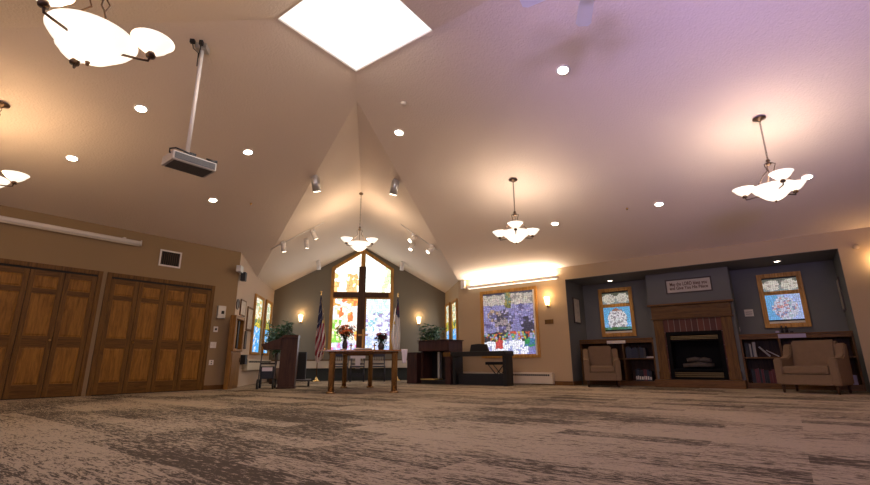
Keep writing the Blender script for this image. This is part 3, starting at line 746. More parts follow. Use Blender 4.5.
# projector on its ceiling pole
Pc = at(203, 45, nrL, crL); zp_ = 2.725
t = thing('projector', 'grey ceiling projector on a long white pole', 'projector', (Pc.x, Pc.y, zp_))
b = NBM(); tube(b, [(0, 0, -.0), (0, 0, Pc.z - zp_ - .01)], .021, 14); pole = obj('pole', b, 'white', t)
part('ceiling_plate', 'silver', t, box, -.06, .06, -.06, .06, Pc.z - zp_ - .08, Pc.z - zp_ - .014, Matrix.Rotation(math.atan(SL), 4, (NA.cross(UZ)).normalized()) if False else None)
part('plug', 'black', t, boxes, [(-.1, -.05, -.12, -.08, Pc.z - zp_ - .06, Pc.z - zp_ - .015), (.0, .04, -.12, -.08, Pc.z - zp_ - .075, Pc.z - zp_ - .02)], .004)
b = NBM()
tube(b, [(-.075, -.1, Pc.z - zp_ - .05), (-.06, -.09, Pc.z - zp_ - .12), (-.02, -.04, Pc.z - zp_ - .14), (-.024, -.02, Pc.z - zp_ - .3)], .006, 6)
tube(b, [(.02, -.1, Pc.z - zp_ - .06), (.0, -.06, Pc.z - zp_ - .12), (-.02, -.03, Pc.z - zp_ - .2)], .006, 6); obj('cable', b, 'black', t)
Mp = Matrix.Translation((.015, .06, 0)) @ Matrix.Rotation(math.radians(43), 4, 'Z')
b = NBM(); box(b, -.23, .23, -.145, .145, -.145, -.045, Mp, bev=.012); body = obj('projector_body', b, 'projgrey', t)
b = NBM(); box(b, -.21, .21, -.149, -.143, -.130, -.06, Mp); obj('side_grille', b, 'projvent', body)
b = NBM(); box(b, -.20, .20, -.125, .125, -.149, -.1455, Mp); obj('bottom_plate', b, 'projvent', body)
b = NBM(); box(b, -.11, .11, -.08, .08, -.044, -.015, Mp, bev=.004); box(b, -.04, .04, -.04, .04, -.015, .03, Mp); obj('mount', b, 'black', t)
b = NBM(); tube(b, [Mp @ Vector((.13, -.09, -.03)), Mp @ Vector((.24, -.11, -.03))], .028, 14); obj('lens_barrel', b, 'black', t)
b = NBM(); tube(b, [Mp @ Vector(q) for q in ((.0, -.1, -.035), (-.12, -.13, -.02), (-.2, -.12, -.01), (-.25, -.1, -.03), (-.24, -.08, -.06), (-.2, -.06, -.07))], .009, 7); obj('cable', b, 'black', t)

# ------------------------------------------------------------------ left wall fittings
u1, z1_ = won('L', 139, 243.5); u0w, z0_ = won('L', 0, 219.5)
t = thing('projection_screen', 'long white rolled-up projection screen case high on left wall', 'projection screen', wp('L', 0, 0), PI / 4)
zs = (z1_ + z0_) / 2
b = NBM(); tube(b, [(.4, -.065, zs), (u1, -.065, zs)], .042, 12); obj('case', b, 'white', t)
b = NBM(); box(b, .4, u1 - .02, -.075, -.055, zs - .062, zs - .043); obj('hem_bar', b, 'cream', t)
b = NBM(); box(b, u1 - .005, u1 + .012, -.11, -.02, zs - .05, zs + .05, bev=.004); obj('end_cap', b, 'white', t)
b = NBM(); box(b, u1 - .3, u1 - .26, -.10, 0, zs + .02, zs + .055); box(b, 1.2, 1.24, -.10, 0, zs + .02, zs + .055); obj('bracket', b, 'white', t)

u, z, w, h = wr('L', [(160.5, 248.5), (182, 253.5), (179.5, 269), (158.2, 265)])
t = thing('wall_vent', 'white framed return air grille above the right closet', 'vent', wp('L', u, z, .002), PI / 4)
part('frame', 'white', t, boxes, [(-w / 2, w / 2, -.015, 0, 0, .03), (-w / 2, w / 2, -.015, 0, h - .03, h), (-w / 2, -w / 2 + .03, -.015, 0, .03, h - .03), (w / 2 - .03, w / 2, -.015, 0, .03, h - .03)])
part('duct', 'dark', t, box, -w / 2 + .03, w / 2 - .03, -.004, -.001, .03, h - .03)
b = NBM()
for i in range(9): x = -w / 2 + .05 + i * (w - .1) / 8; box(b, x - .004, x + .004, -.014, -.005, .03, h - .03)
obj('louver', b, 'bronze', t)

def plate(name, label, cat, w, x0, y0, x1, y1, m='white', dp=.02, detail=None, det_m='dark', grp=None):
    u, z, ww, hh = wr(w, [(x0, y0), (x1, y0), (x1, y1), (x0, y1)])
    t = thing(name, label, cat, wp(w, u, z, .002), FR[w][3], grp)
    b = NBM(); box(b, -ww / 2, ww / 2, -dp, 0, 0, hh, bev=min(.004, dp / 4)); obj('body' if dp > .015 else 'cover_plate', b, m, t)
    if detail:
        b = NBM()
        for (a0, a1, b0, b1) in detail: box(b, ww * (a0 - .5), ww * (a1 - .5), -dp - .006, -dp, hh * b0, hh * b1)
        obj('control', b, det_m, t)
    return t
plate('alarm_box', 'grey wall box beside closet, topmost of the column of wall controls', 'alarm', 'L', 216.5, 306, 224.3, 318.5, 'silver', .06, [(.45, .8, .35, .6)])
plate('thermostat', 'small white thermostat below the grey wall box', 'thermostat', 'L', 213.2, 326.5, 217.5, 332, 'white', .02, [(.3, .7, .3, .7)])
plate('light_switch', 'white double light switch right of the closet doors', 'light switch', 'L', 210, 342, 216, 348, 'white', .008, [(.2, .4, .3, .7), (.6, .8, .3, .7)], 'white')
plate('wall_outlet', 'white wall outlet, lowest plate right of the closet doors', 'outlet', 'L', 208.8, 360, 213.3, 365, 'white', .008, [(.4, .6, .2, .4), (.4, .6, .6, .8)])

# speaker and bracket box high on the chancel left wall corner
t = thing('wall_speaker', 'small dark speaker with grey bracket box high on pale wall corner', 'speaker', Vector((XL + .01, 10.80, 2.42)), 0)
b = NBM(); box(b, 0, .1, -.36, -.14, .08, .22, bev=.006); obj('bracket_box', b, 'silver', t)
b = NBM(); box(b, .03, .14, -.09, .05, -.08, .12, bev=.01); obj('cabinet', b, 'black', t)
b = NBM(); tube(b, [(0, -.02, .04), (.035, -.02, .04)], .012, 8); tube(b, [(.02, -.14, .14), (.05, -.08, .1)], .01, 8); obj('arm', b, 'bronze', t)

# pictures on the chancel left wall
def picture(label, w, u, z, ww, hh, m='photo', fm='frame', cs=.03, oval=False, mat_=True, name='picture_frame', grp=None):
    t = thing(name, label, 'picture', wp(w, u, z, .002), FR[w][3], grp)
    if oval:
        b = NBM(); N = 28
        R_ = [[b.verts.new((q * ww / 2 * math.cos(2 * PI * i / N), y, hh / 2 + q * hh / 2 * math.sin(2 * PI * i / N))) for i in range(N)] for q, y in ((1, 0), (1, -.02), (.72, -.02), (.72, -.004))]
        for a, c in zip(R_, R_[1:]):
            for i in range(N): b.faces.new((a[i], a[(i + 1) % N], c[(i + 1) % N], c[i]))
        obj('frame', b, fm, t)
        b = NBM(); b.faces.new([b.verts.new((.72 * ww / 2 * math.cos(2 * PI * i / N), -.008, hh / 2 + .72 * hh / 2 * math.sin(2 * PI * i / N))) for i in range(N)]); obj('print', b, m, t)
        return t
    b = NBM(); boxes(b, [(-ww / 2, ww / 2, -.025, 0, 0, cs), (-ww / 2, ww / 2, -.025, 0, hh - cs, hh), (-ww / 2, -ww / 2 + cs, -.025, 0, cs, hh - cs), (ww / 2 - cs, ww / 2, -.025, 0, cs, hh - cs)]); obj('frame', b, fm, t)
    part('print', m, t, box, -ww / 2 + cs, ww / 2 - cs, -.023, -.002, cs, hh - cs)
    return t
picture('small dark oval picture above the wooden wall cabinet', 'CL', 10.86, 1.70, .22, .24, 'darkphoto', oval=True)
picture('brown framed portrait next to the oval picture', 'CL', 11.30, 1.60, .44, .37, 'photo', 'oakdark')
picture('lower brown framed picture beside the first narrow window', 'CL', 12.0, 1.30, .52, .58, 'photo', 'oakdark', .05)
picture('narrow dark hanging plaque low between pictures and heater', 'CL', 11.78, .86, .16, .42, 'darkphoto')
# wooden cabinet with display case above
t = thing('wall_cabinet', 'tall wooden cabinet with glazed display case beside left wall corner', 'cabinet', (XL + .004, 10.84, 0), PI / 2)
b = NBM(); boxes(b, [(-.40, .34, -.09, 0, 0, .78)], .005); obj('body', b, 'oakpanel', t)
b = NBM(); box(b, -.36, .30, -.105, -.091, .06, .74, bev=.004); d = obj('door', b, 'oakpanel', t)
b = NBM(); box(b, .22, .24, -.125, -.106, .55, .64); obj('handle', b, 'bronze', d)
b = NBM(); boxes(b, [(-.40, -.33, -.12, 0, .781, 1.54), (.27, .34, -.12, 0, .781, 1.54), (-.33, .27, -.12, 0, 1.47, 1.54), (-.33, .27, -.12, 0, .781, .83)], .004); obj('display_case', b, 'oakpanel', t)
part('display_back', 'oakwin', t, box, -.33, .27, -.02, -.001, .83, 1.47)
part('display_card', 'photo', t, box, -.22, -.02, -.03, -.021, 1.0, 1.35)
part('hanging_strip', 'black', t, box, .10, .22, -.05, -.021, .85, 1.46)
# small dark bin of tracts below
b = NBM(); box(b, -.1, .1, -.12, 0, 0, .22, bev=.005); tag(obj('tract_rack', b, 'black', loc=(XL + .001, 11.62, .50), rz=PI / 2), 'small black rack on the wall right of the wooden cabinet', 'rack')

# ------------------------------------------------------------------ baseboard heaters
def heater(label, w, u0_, u1_, z0_, z1_, dp, slots=True, cap=None, m='cream'):
    t = thing('baseboard_heater', label, 'heater', wp(w, (u0_ + u1_) / 2, 0, .002), FR[w][3]); L_ = (u1_ - u0_) / 2
    part('cover', m, t, boxes, [(-L_, L_, -dp, 0, z0_, z1_)], .006)
    if slots:
        b = NBM(); n = max(6, int(L_ * 2 / .055)); zz_ = z1_ - (z1_ - z0_) * .3
        for i in range(n):
            x = -L_ + .06 + (2 * L_ - .12) * i / n; box(b, x, x + (2 * L_) / n * .72, -dp - .002, -dp + .001, zz_, zz_ + (z1_ - z0_) * .15)
        obj('grille_slots', b, 'dark', t)
    if cap: part('top_rail', cap, t, box, -L_, L_, -dp - .015, 0, z1_ + .001, z1_ + .03)
    return t
h0 = won('R', 447, 384, .12); h1 = won('R', 553, 384, .12)
hz = won('R', 530, 372.5, .12)[1]
heater('cream baseboard heater with dark slots below the large stained glass', 'R', h0[0] + .3, h1[0], .025, hz, .12)
_, za = cpt(360, 368); _, zbb = cpt(360, 360.6)
heater('cream heater along the olive wall behind the table', 'C', XL + .05, XR - .05, za, zbb, .12, False, 'oakdarkx')
heater('cream heater under the narrow left chancel windows', 'CL', 11.8, 14.5, .36, .62, .12)
wall('trim_1', 'C', [(XL + .02, XR - .02, -.05, -.002, 0, za - .01)], 'heatpanel')

# ------------------------------------------------------------------ flags
def flag(label, P, h, kind, dirx):
    t = thing('flag', label, 'flag', P)
    part('base', 'brass', t, lathe, [(0, 0), (.13, 0), (.13, .015), (.06, .045), (.03, .11), (.02, .13), (0, .13)], 24)
    part('pole', 'oakdark', t, tube, [(0, 0, .1), (0, 0, h)], .013, 10)
    b = NBM(); lathe(b, [(0, h), (.02, h + .01), (.03, h + .035), (.012, h + .06), (.03, h + .09), (.02, h + .12), (0, h + .15)], 12); obj('finial', b, 'gold', t)
    # draped cloth: the hoist up the pole, folds hanging down and narrowing to the top
    NX, NZ = 26, 40; top_ = h - .03; ln = h * (.78 if kind == 'stars' else .66)
    b = NBM(); col = b.loops.layers.float_color.new('Col'); V = []
    for j in range(NZ + 1):
        v = j / NZ; row = []
        for i in range(NX + 1):
            u = i / NX
            wd = (.02 + .30 * min(1, v * 1.25) ** .8) * (1 if v < .72 else 1 - .35 * (v - .72) / .28)
            x = dirx * (u - .28) * wd; y = -.045 - .035 * math.sin(u * 17 + v * 2.2) * min(1, v * 2 + .1) - .01 * u
            zz_ = top_ - ln * v * (1 - .10 * abs(u - .35))
            row.append(b.verts.new((x, y, zz_)))
        V.append(row)
    for j in range(NZ):
        for i in range(NX):
            f = b.faces.new((V[j][i], V[j][i + 1], V[j + 1][i + 1], V[j + 1][i])); f.smooth = True
            u, v = (i + .5) / NX, (j + .5) / NZ
            if kind == 'stars':
                if v < .36 + .16 * (1 - u): 
                    c = (.02, .022, .07)
                    if (i * 7 + j * 5) % 23 == 0 and v > .08: c = (.7, .7, .7)
                else: c = (.25, .018, .03) if int((u * 5.0 + v * 9.0)) % 2 == 0 else (.55, .44, .42)
                if v > .93: c = (.55, .42, .38)
            else:
                c = (.78, .72, .70)
                if v < .33 - .12 * (u - .5) and (u < .8 or v < .2): c = (.035, .04, .11)
                if v < .36 and abs(u - .3) < .05 and .12 < v < .3: c = (.4, .04, .04)
                if abs(v - .2) < .03 and abs(u - .3) < .14: c = (.4, .04, .04)
            for l in f.loops: l[col] = (*c, 1)
    cl = obj('cloth', b, 'flagcloth', t)
    b = NBM(); pts = [V_ for V_ in range(0)]
    for j in range(8, NZ, 1):
        v = j / NZ; wd = (.02 + .30 * min(1, v * 1.25) ** .8) * (1 if v < .72 else 1 - .35 * (v - .72) / .28)
        x = dirx * .72 * wd; zz_ = top_ - ln * v * (1 - .10 * .65); y = -.055 - .035 * math.sin(17 + v * 2.2)
        box(b, x - .002, x + .012 * 1, y - .004, y + .004, zz_ - ln / NZ * .9, zz_)
    obj('fringe', b, 'fringe', cl)
    b = NBM(); tube(b, [(.0, -.02, h - .05), (dirx * .06, -.08, h - .3), (dirx * .11, -.09, h - .75)], .006, 6); lathe(b, [(0, 0), (.02, -.02), (.025, -.1), (0, -.1)], 10, (dirx * .11, -.09, h - .75)); obj('tassel', b, 'fringe', t)
fz1 = at(320, 291, YY, 14.4).z; fz2 = at(398, 293, YY, 14.4).z
P = at(318, 380.2, UZ, 0); PF = at(318.5, 340, YY, 14.3)
flag('american stars and stripes flag on brass-based pole', Vector((PF.x, 14.3, 0)), fz1 - .15, 'stars', 1)
PF = at(397.5, 340, YY, 14.3)
flag('white church flag with dark blue canton on brass-based pole', Vector((PF.x, 14.3, 0)), fz2 - .15, 'church', -1)

# ------------------------------------------------------------------ communion table and what stands on it
TX = at(362.5, 393, YY, 8.6).x
t = thing('altar_table', 'long thin-topped communion table on round bronze legs in the chancel', 'table', (TX, 8.6, 0))
TH = .745
b = NBM(); prism(b, [(-.76, -.28), (.74, -.28), (.74, .15), (.45, 2.12), (-.45, 2.12), (-.76, .15)], TH - .022, TH, 'z'); obj('tabletop', b, 'tabletop', t)
def leg(x, y, r=.054):
    lg = NBM(); lathe(lg, [(0, .03), (r, .03), (r, TH - .075), (r * 1.25, TH - .06), (r * 1.25, TH - .029), (0, TH - .029)], 20, (x, y, 0)); o = obj('leg', lg, 'tableleg', t)
    lg = NBM(); lathe(lg, [(0, .0), (r * 1.55, 0), (r * 1.55, .018), (r * 1.1, .04), (0, .04)], 20, (x, y, 0)); obj('foot', lg, 'tableleg', o)
xl1 = at(330.6, 393, YY, 8.6).x - TX; xr1 = at(394, 393, YY, 8.6).x - TX
leg(xl1, 0); leg(xr1, 0)
xl2 = at(343.9, 386, YY, 10.5).x - TX; xr2 = at(369.9, 386, YY, 10.5).x - TX
leg(xl2, 1.9, .05); leg(xr2, 1.9, .05)
part('apron', 'oakdarkx', t, boxes, [(xl1, xr1, -.02, .02, TH - .07, TH - .029), (xl2, xr2, 1.88, 1.92, TH - .07, TH - .029)])
def tx(x, y=8.5): return at(x, 349, YY, y).x
b = NBM(); box(b, -.17, .17, -.10, .10, 0, .018, bev=.004); o = obj('cross_base', b, 'oak') ; bpy.data.objects.remove(o)
xc = tx(362.3)
t2 = thing('bible', 'open bible lying on the table front centre', 'book', (tx(363), 8.47, TH + .001))
b = NBM(); box(b, -.17, .17, -.10, .10, 0, .008, bev=.002); obj('cover', b, 'oakdark', t2)
b = NBM(); prism(b, [(-.155, .009), (0, .012), (.155, .009), (.155, .026), (.09, .034), (.01, .026), (0, .018), (-.01, .026), (-.09, .034), (-.155, .026)], -.09, .09); obj('pages', b, MT['paper'], t2)
t2 = thing('altar_cross', 'small wooden cross standing on the table centre', 'cross', (xc, 8.72, TH + .001))
b = NBM(); box(b, -.06, .06, -.04, .04, 0, .03, bev=.004); obj('base', b, 'oak', t2)
b = NBM(); boxes(b, [(-.016, .016, -.012, .012, .03, .38)], .002); obj('upright', b, 'oakwin', t2)
b = NBM(); boxes(b, [(-.09, -.0165, -.012, .012, .26, .29), (.0165, .09, -.012, .012, .26, .29)], .002); obj('crossbar', b, 'oakwin', t2)
def bouquet(label, x, y, vm, fm, hh, rr, seed, vr=.05, vh=.17):
    r = random.Random(seed)
    t = thing('flower_vase', label, 'flowers', (x, y, TH + .001), 0, 'flower arrangements on the communion table')
    part('vase', vm, t, lathe, [(0, 0), (vr * .7, 0), (vr, vh * .4), (vr * .9, vh * .7), (vr * .5, vh * .9), (vr * .7, vh), (vr * .6, vh), (vr * .4, vh * .9), (0, vh * .85)], 20)
    b = NBM(); hd = []
    for i in range(64):
        a = r.uniform(0, 2 * PI); el = r.uniform(.0, 1.); q = rr * r.uniform(.25, 1)
        p = Vector((q * math.cos(a), q * math.sin(a) * .7, vh + hh * (.3 + .7 * el)))
        hd.append(p); tube(b, [(0, 0, vh * .85), (p.x * .5, p.y * .5, vh + (p.z - vh) * .6), p], .0025, 4)
    obj('stems', b, 'stem', t)
    b = NBM()
    for p in hd:
        for q in range(5):
            d = Vector((r.uniform(-1, 1), r.uniform(-1, 1), r.uniform(-.6, .8))).normalized() * .035
            c = p - Vector((0, 0, r.uniform(0, .12))); w_ = d.cross(UZ).normalized() * .011
            b.faces.new([b.verts.new(v) for v in (c, c + d * .5 + w_, c + d * 1.3, c + d * .5 - w_)])
    obj('foliage', b, 'leaf', t)
    b = NBM()
    for p in hd[:54]:
        for q in range(7):
            a = q * 2 * PI / 7; up = (Vector((p.x, p.y, .12))).normalized(); x_, y_ = basis(up)
            d = (x_ * math.cos(a) + y_ * math.sin(a)) * .045 + up * .018; w_ = up.cross(d).normalized() * .013
            b.faces.new([b.verts.new(v) for v in (p, p + d * .6 + w_, p + d, p + d * .6 - w_)])
    obj('blossoms', b, fm, t)
bouquet('arrangement of orange flowers in a dark vase, left on table', tx(344.3), 8.62, 'glassvase', 'redfl', .24, .17, 3, .05, .19)
bouquet('arrangement of maroon flowers in a round dark vase, right on table', tx(381.3), 8.62, 'glassvase', 'redfl2', .15, .10, 4, .062, .14)
part_ = NBM(); lathe(part_, [(0, 0), (.03, 0), (.055, .016), (.05, .016), (.02, .004), (0, .004)], 20); tag(obj('offering_dish', part_, 'paper', loc=(tx(342.5, 8.44), 8.42, TH + .001)), 'small pale dish on the table in front of orange flowers', 'dish')
for x, l in ((350.5, 'low glass candle holder left of the small wooden cross'), (374.5, 'low glass candle holder right of the small wooden cross')):
    t2 = thing('candle_holder', l, 'candle holder', (tx(x), 8.70, TH + .001), 0, 'candle holders by the table cross')
    part('stem', 'brass', t2, lathe, [(0, 0), (.03, 0), (.012, .02), (.01, .07), (.035, .09), (.035, .095), (0, .095)], 16)
    part('candle', 'lilac', t2, lathe, [(0, .096), (.012, .096), (.012, .13), (0, .132)], 12)
b = NBM(); lathe(b, [(0, 0), (.035, 0), (.02, .01), (.02, .02), (0, .035)], 16); tag(obj('table_bell', b, 'gold', loc=(tx(325, 8.45), 8.45, TH + .001)), 'tiny gold bell at the left end of the table', 'bell')
# white cloth draped at the right end of the table
b = NBM(); xe = .685
NXc = 14; V = []
for j in range(11):
    v = j / 10
    V.append([b.verts.new((xe + .03 + (i / NXc - .5) * .11 * (1 - .45 * v), -.07 + .012 * math.sin(i * 1.9 + v), TH + .006 - .24 * v)) for i in range(NXc + 1)])
V0 = [b.verts.new((v.co.x, .0, TH + .006)) for v in V[0]]
for a, c in zip([V0] + V, V):
    for i in range(NXc): b.faces.new((a[i], a[i + 1], c[i + 1], c[i])).smooth = True
o = obj('altar_cloth', b, 'cloth', loc=(TX, 8.385, 0)); tag(o, 'small white cloth hanging off the right end of the table', 'cloth')
m_ = o.modifiers.new('thickness', 'SOLIDIFY'); m_.thickness = .004; m_.offset = 1

# three dark chairs against the chancel heater
def slat_chair(label, x, y):
    t = thing('side_chair', label, 'chair', (x, y, 0), 0, 'dark chairs behind the communion table')
    part('seat', 'navy', t, box, -.21, .21, -.21, .21, .40, .44, bev=.01)
    for sx in (-.19, .19):
        b = NBM(); tube(b, [(sx, -.19, 0), (sx, -.19, .40)], .017, 8); obj('leg', b, 'navy', t)
        b = NBM(); tube(b, [(sx, .19, 0), (sx, .19, .41), (sx, .222, .79)], .017, 8); obj('leg', b, 'navy', t)
    part('top_rail', 'navy', t, box, -.2, .2, .2, .245, .70, .812, bev=.008)
    part('lower_rail', 'navy', t, box, -.19, .19, .195, .215, .47, .51)
    for i in range(6):
        b = NBM(); xx = -.14 + .056 * i; tube(b, [(xx, .205, .51), (xx, .22, .70)], .007, 6); obj('spindle', b, 'silver', t)  # pale metal puts the glints on the dark chair into the colour
    b = NBM(); boxes(b, [(-.19, .19, -.198, -.182, .15, .17), (-.19, .19, .182, .198, .2, .22)]); obj('stretcher', b, 'navy', t)
cx_ = [at(x, 365, YY, 13.9).x for x in (341, 357.5, 378)]
slat_chair('dark spindle-back chair behind the table, left of the white cloth', cx_[0], 13.9)
slat_chair('dark spindle-back chair draped with a white cloth behind the table', cx_[1], 13.9)
slat_chair('dark spindle-back chair behind the table, right of the white cloth', cx_[2], 13.9)
# stole shaped white cloth over the middle chair
b = NBM(); boxes(b, [(-.22, .22, -.012, -.002, .10, .264), (-.07, .07, -.014, -.001, -.20, .105), (-.22, .22, -.012, .065, .265, .271)], .003)
tag(obj('white_stole', b, 'cloth', loc=(cx_[1], 13.9 + .185, .55)), 'white T-shaped cloth hung over the middle dark chair', 'cloth')

# ------------------------------------------------------------------ lectern group
t = thing('lectern', 'tall brown wooden lectern with slanted desk left of the table', 'lectern', (-1.74, 10.5, 0), math.radians(4))
b = NBM(); prism(b, [(-.17, .02), (.17, .02), (.19, 1.06), (-.15, 1.06)], -.0, .44); obj('pedestal', b, 'walnut', t)
b = NBM(); box(b, -.19, .19, -.02, .46, 0, .035, bev=.006); obj('base', b, 'walnut', t)
b = NBM(); prism(b, [(-.56, .92), (-.50, .80), (-.15, .82), (-.15, 1.061), (.19, 1.061), (.20, 1.12), (-.10, 1.12), (-.22, 1.03)], -.04, .5); obj('desk', b, 'walnut', t)
b = NBM(); tube(b, [(.02, .1, 1.12), (.0, .1, 1.15), (-.06, .12, 1.17)], .009, 7); obj('microphone', b, 'black', t)
# rollator beside it
t = thing('rollator', 'silver-framed walking rollator parked left of the lectern', 'walker', (-2.16, 10.62, 0), .1, )
for sx in (-.155, .155):
    b = NBM(); tube(b, [(sx, -.22, .11), (sx, .0, .52), (sx, .12, .68), (sx, .2, .71)], .012, 8); tube(b, [(sx, .24, .11), (sx, .05, .50)], .012, 8); obj('frame', b, 'gunmetal', t)
    for yy in (-.22, .24):
        b = NBM(); tube(b, [(sx - .018, yy, .1), (sx + .018, yy, .1)], .1, 20); wl_ = obj('wheel', b, 'rubber', t)
        b = NBM(); tube(b, [(sx - .02, yy, .1), (sx + .02, yy, .1)], .04, 14); obj('hub', b, 'chrome', wl_)
    b = NBM(); tube(b, [(sx, .18, .705), (sx, .3, .72)], .018, 10); obj('grip', b, 'black', t)
part('seat', 'blackfab', t, box, -.14, .14, -.08, .18, .50, .53, bev=.01)
part('basket', 'black', t, box, -.13, .13, -.14, .14, .20, .46, bev=.01)
part('label_card', 'cloth', t, box, -.1, .11, -.146, -.141, .36, .44)
# black loudspeaker on castered dolly right of lectern
t = thing('floor_speaker', 'black floor loudspeaker on a wheeled dolly right of the lectern', 'speaker', (-1.60, 11.5, 0), .1)
b = NBM(); box(b, -.13, .13, -.15, .17, .16, .78, bev=.012); obj('cabinet', b, 'black', t)
b = NBM(); box(b, -.1, .1, -.156, -.151, .2, .74); obj('grille', b, 'blackfab', t)
b = NBM(); boxes(b, [(-.16, .26, -.2, .2, .138, .158)], .004); obj('platform', b, 'gunmetal', t)
for sx, sy in ((-.12, -.16), (.21, -.16), (-.12, .16), (.21, .16)):
    b = NBM(); tube(b, [(sx - .02, sy, .068), (sx + .02, sy, .068)], .068, 18); wl_ = obj('caster', b, 'rubber', t)
    b = NBM(); tube(b, [(sx, sy, .06), (sx, sy, .135)], .012, 8); obj('fork', b, 'chrome', wl_)

# plants
def plant(label, P, ph, rr, h0_, h1_, seed, n=420):
    r = random.Random(seed); t = thing('potted_plant', label, 'plant', P, 0)
    part('pot', 'pot', t, lathe, [(0, 0), (.13, 0), (.17, ph), (.155, ph), (.15, ph - .03), (0, ph - .03)], 24)
    b = NBM(); tips = []
    for i in range(16):
        a = r.uniform(0, 2 * PI); q = rr * r.uniform(.35, 1); z_ = r.uniform(h0_ + .1, h1_)
        p = Vector((q * math.cos(a), q * math.sin(a), z_)); pts = [Vector((0, 0, ph - .03)), Vector((p.x * .15, p.y * .15, h0_ * .8)), Vector((p.x * .6, p.y * .6, (h0_ + z_) / 2)), p]
        tube(b, pts, [.012, .009, .006, .002], 6); tips += [(pts[1], pts[2]), (pts[2], p), (pts[2], p)]
    obj('stems', b, 'stem', t)
    b = NBM()
    for i in range(n):
        A, B = r.choice(tips); c = A.lerp(B, r.random()) + Vector((r.gauss(0, .05), r.gauss(0, .05), r.gauss(0, .05)))
        d = Vector((r.gauss(0, 1), r.gauss(0, 1), r.uniform(-1, .35))).normalized(); L_ = r.uniform(.08, .15); w_ = d.cross(Vector((r.gauss(0, 1), r.gauss(0, 1), 1))).normalized() * L_ * .17
        up = d.cross(w_).normalized() * L_ * .06
        v = [b.verts.new(q_) for q_ in (c, c + d * L_ * .4 + w_, c + d * L_, c + d * L_ * .4 - w_, c + d * L_ * .45 + up)]
        b.faces.new((v[0], v[1], v[4])); b.faces.new((v[1], v[2], v[4])); b.faces.new((v[2], v[3], v[4])); b.faces.new((v[3], v[0], v[4]))
    obj('foliage', b, 'leaf', t)
plant('leafy green potted plant behind the lectern', Vector((-2.45, 13.0, 0)), .4, .38, 1.05, 1.64, 5, 1000)
plant('leafy green potted plant behind the dark organ', Vector((1.80, 13.3, 0)), .4, .42, .95, 1.60, 6, 1100)

# ------------------------------------------------------------------ organ, bench, keyboard, stool (right wall frame)
def RP(v, nb, z=0): return XB * v + NB * nb + UZ * z
nb0 = 9.4
t = thing('organ', 'dark wood organ console in front of the right plant', 'organ', RP(-7.15, nb0), -PI / 4)
b = NBM(); box(b, -.47, .49, 0, .62, .80, 1.05, bev=.01); obj('upper_case', b, 'organ', t)
b = NBM(); box(b, -.50, .52, -.02, .64, 1.051, 1.075, bev=.006); obj('lid', b, 'organ', t)
b = NBM(); box(b, .34, .50, .05, .6, .0, .799, bev=.006); obj('side_panel', b, 'organ', t)
b = NBM(); box(b, -.47, -.40, .1, .6, .0, .799, bev=.006); obj('side_panel', b, 'organ', t)
b = NBM(); box(b, -.40, .34, .5, .56, .02, .799); obj('back_panel', b, 'black', t)
b = NBM(); box(b, .30, .505, .02, .049, .66, .76, bev=.004); obj('brass_plate', b, 'oak', t)
b = NBM(); box(b, -.40, .34, .05, .45, .0, .10, bev=.006); pb = obj('pedal_board', b, 'black', t)
b = NBM()
for i in range(9): x = -.38 + i * .045; box(b, x, x + .028, -.02, .40, .101, .125)
obj('pedals', b, 'fringe', pb)
b = NBM(); box(b, .0, .06, .2, .3, .13, .78); obj('post', b, 'silver', t); 
t = thing('organ_bench', 'solid dark wood bench beside the organ on its left', 'bench', RP(-7.82, nb0), -PI / 4)
b = NBM(); box(b, -.20, .17, -.02, .46, .74, .78, bev=.008); obj('seat', b, 'organ', t)
b = NBM(); box(b, -.18, .15, .0, .44, .0, .739, bev=.008); obj('base', b, 'organ', t)
t = thing('digital_piano', 'black digital piano on its stand with back to the room', 'piano', RP(-5.86, nb0), -PI / 4)
b = NBM(); box(b, -.74, .76, 0, .42, .66, .77, bev=.012); obj('keyboard_case', b, 'black', t)
b = NBM(); box(b, -.70, .72, .3, .41, .771, .776); obj('keys', b, 'paper', t)
for sx in (-.72, .66):
    b = NBM(); box(b, sx, sx + .08, .04, .38, .0, .659, bev=.006); obj('stand_leg', b, 'black', t)
b = NBM(); box(b, -.64, .66, .16, .19, .0, .26, bev=.006); obj('back_panel', b, 'blackfab', t)
b = NBM(); prism(b, [(-.24, .771), (.30, .771), (.24, .93), (.0, .945), (-.20, .93)], .08, .095); obj('music_rest', b, 'black', t)
t = thing('piano_stool', 'black padded stool with crossed legs behind the digital piano', 'stool', RP(-5.66, 10.05), -PI / 4)
b = NBM(); box(b, -.27, .27, -.16, .16, .46, .53, bev=.02); obj('seat', b, 'blackfab', t)
for yy in (-.12, .12):
    b = NBM(); tube(b, [(-.2, yy, .46), (.2, yy, .015)], .013, 8); tube(b, [(.2, yy + .03, .46), (-.2, yy + .03, .015)], .013, 8); obj('leg', b, 'black', t)
b = NBM(); boxes(b, [(-.23, -.19, -.15, .18, 0, .028), (.19, .23, -.15, .18, 0, .028)], .005); obj('foot', b, 'rubber', t)

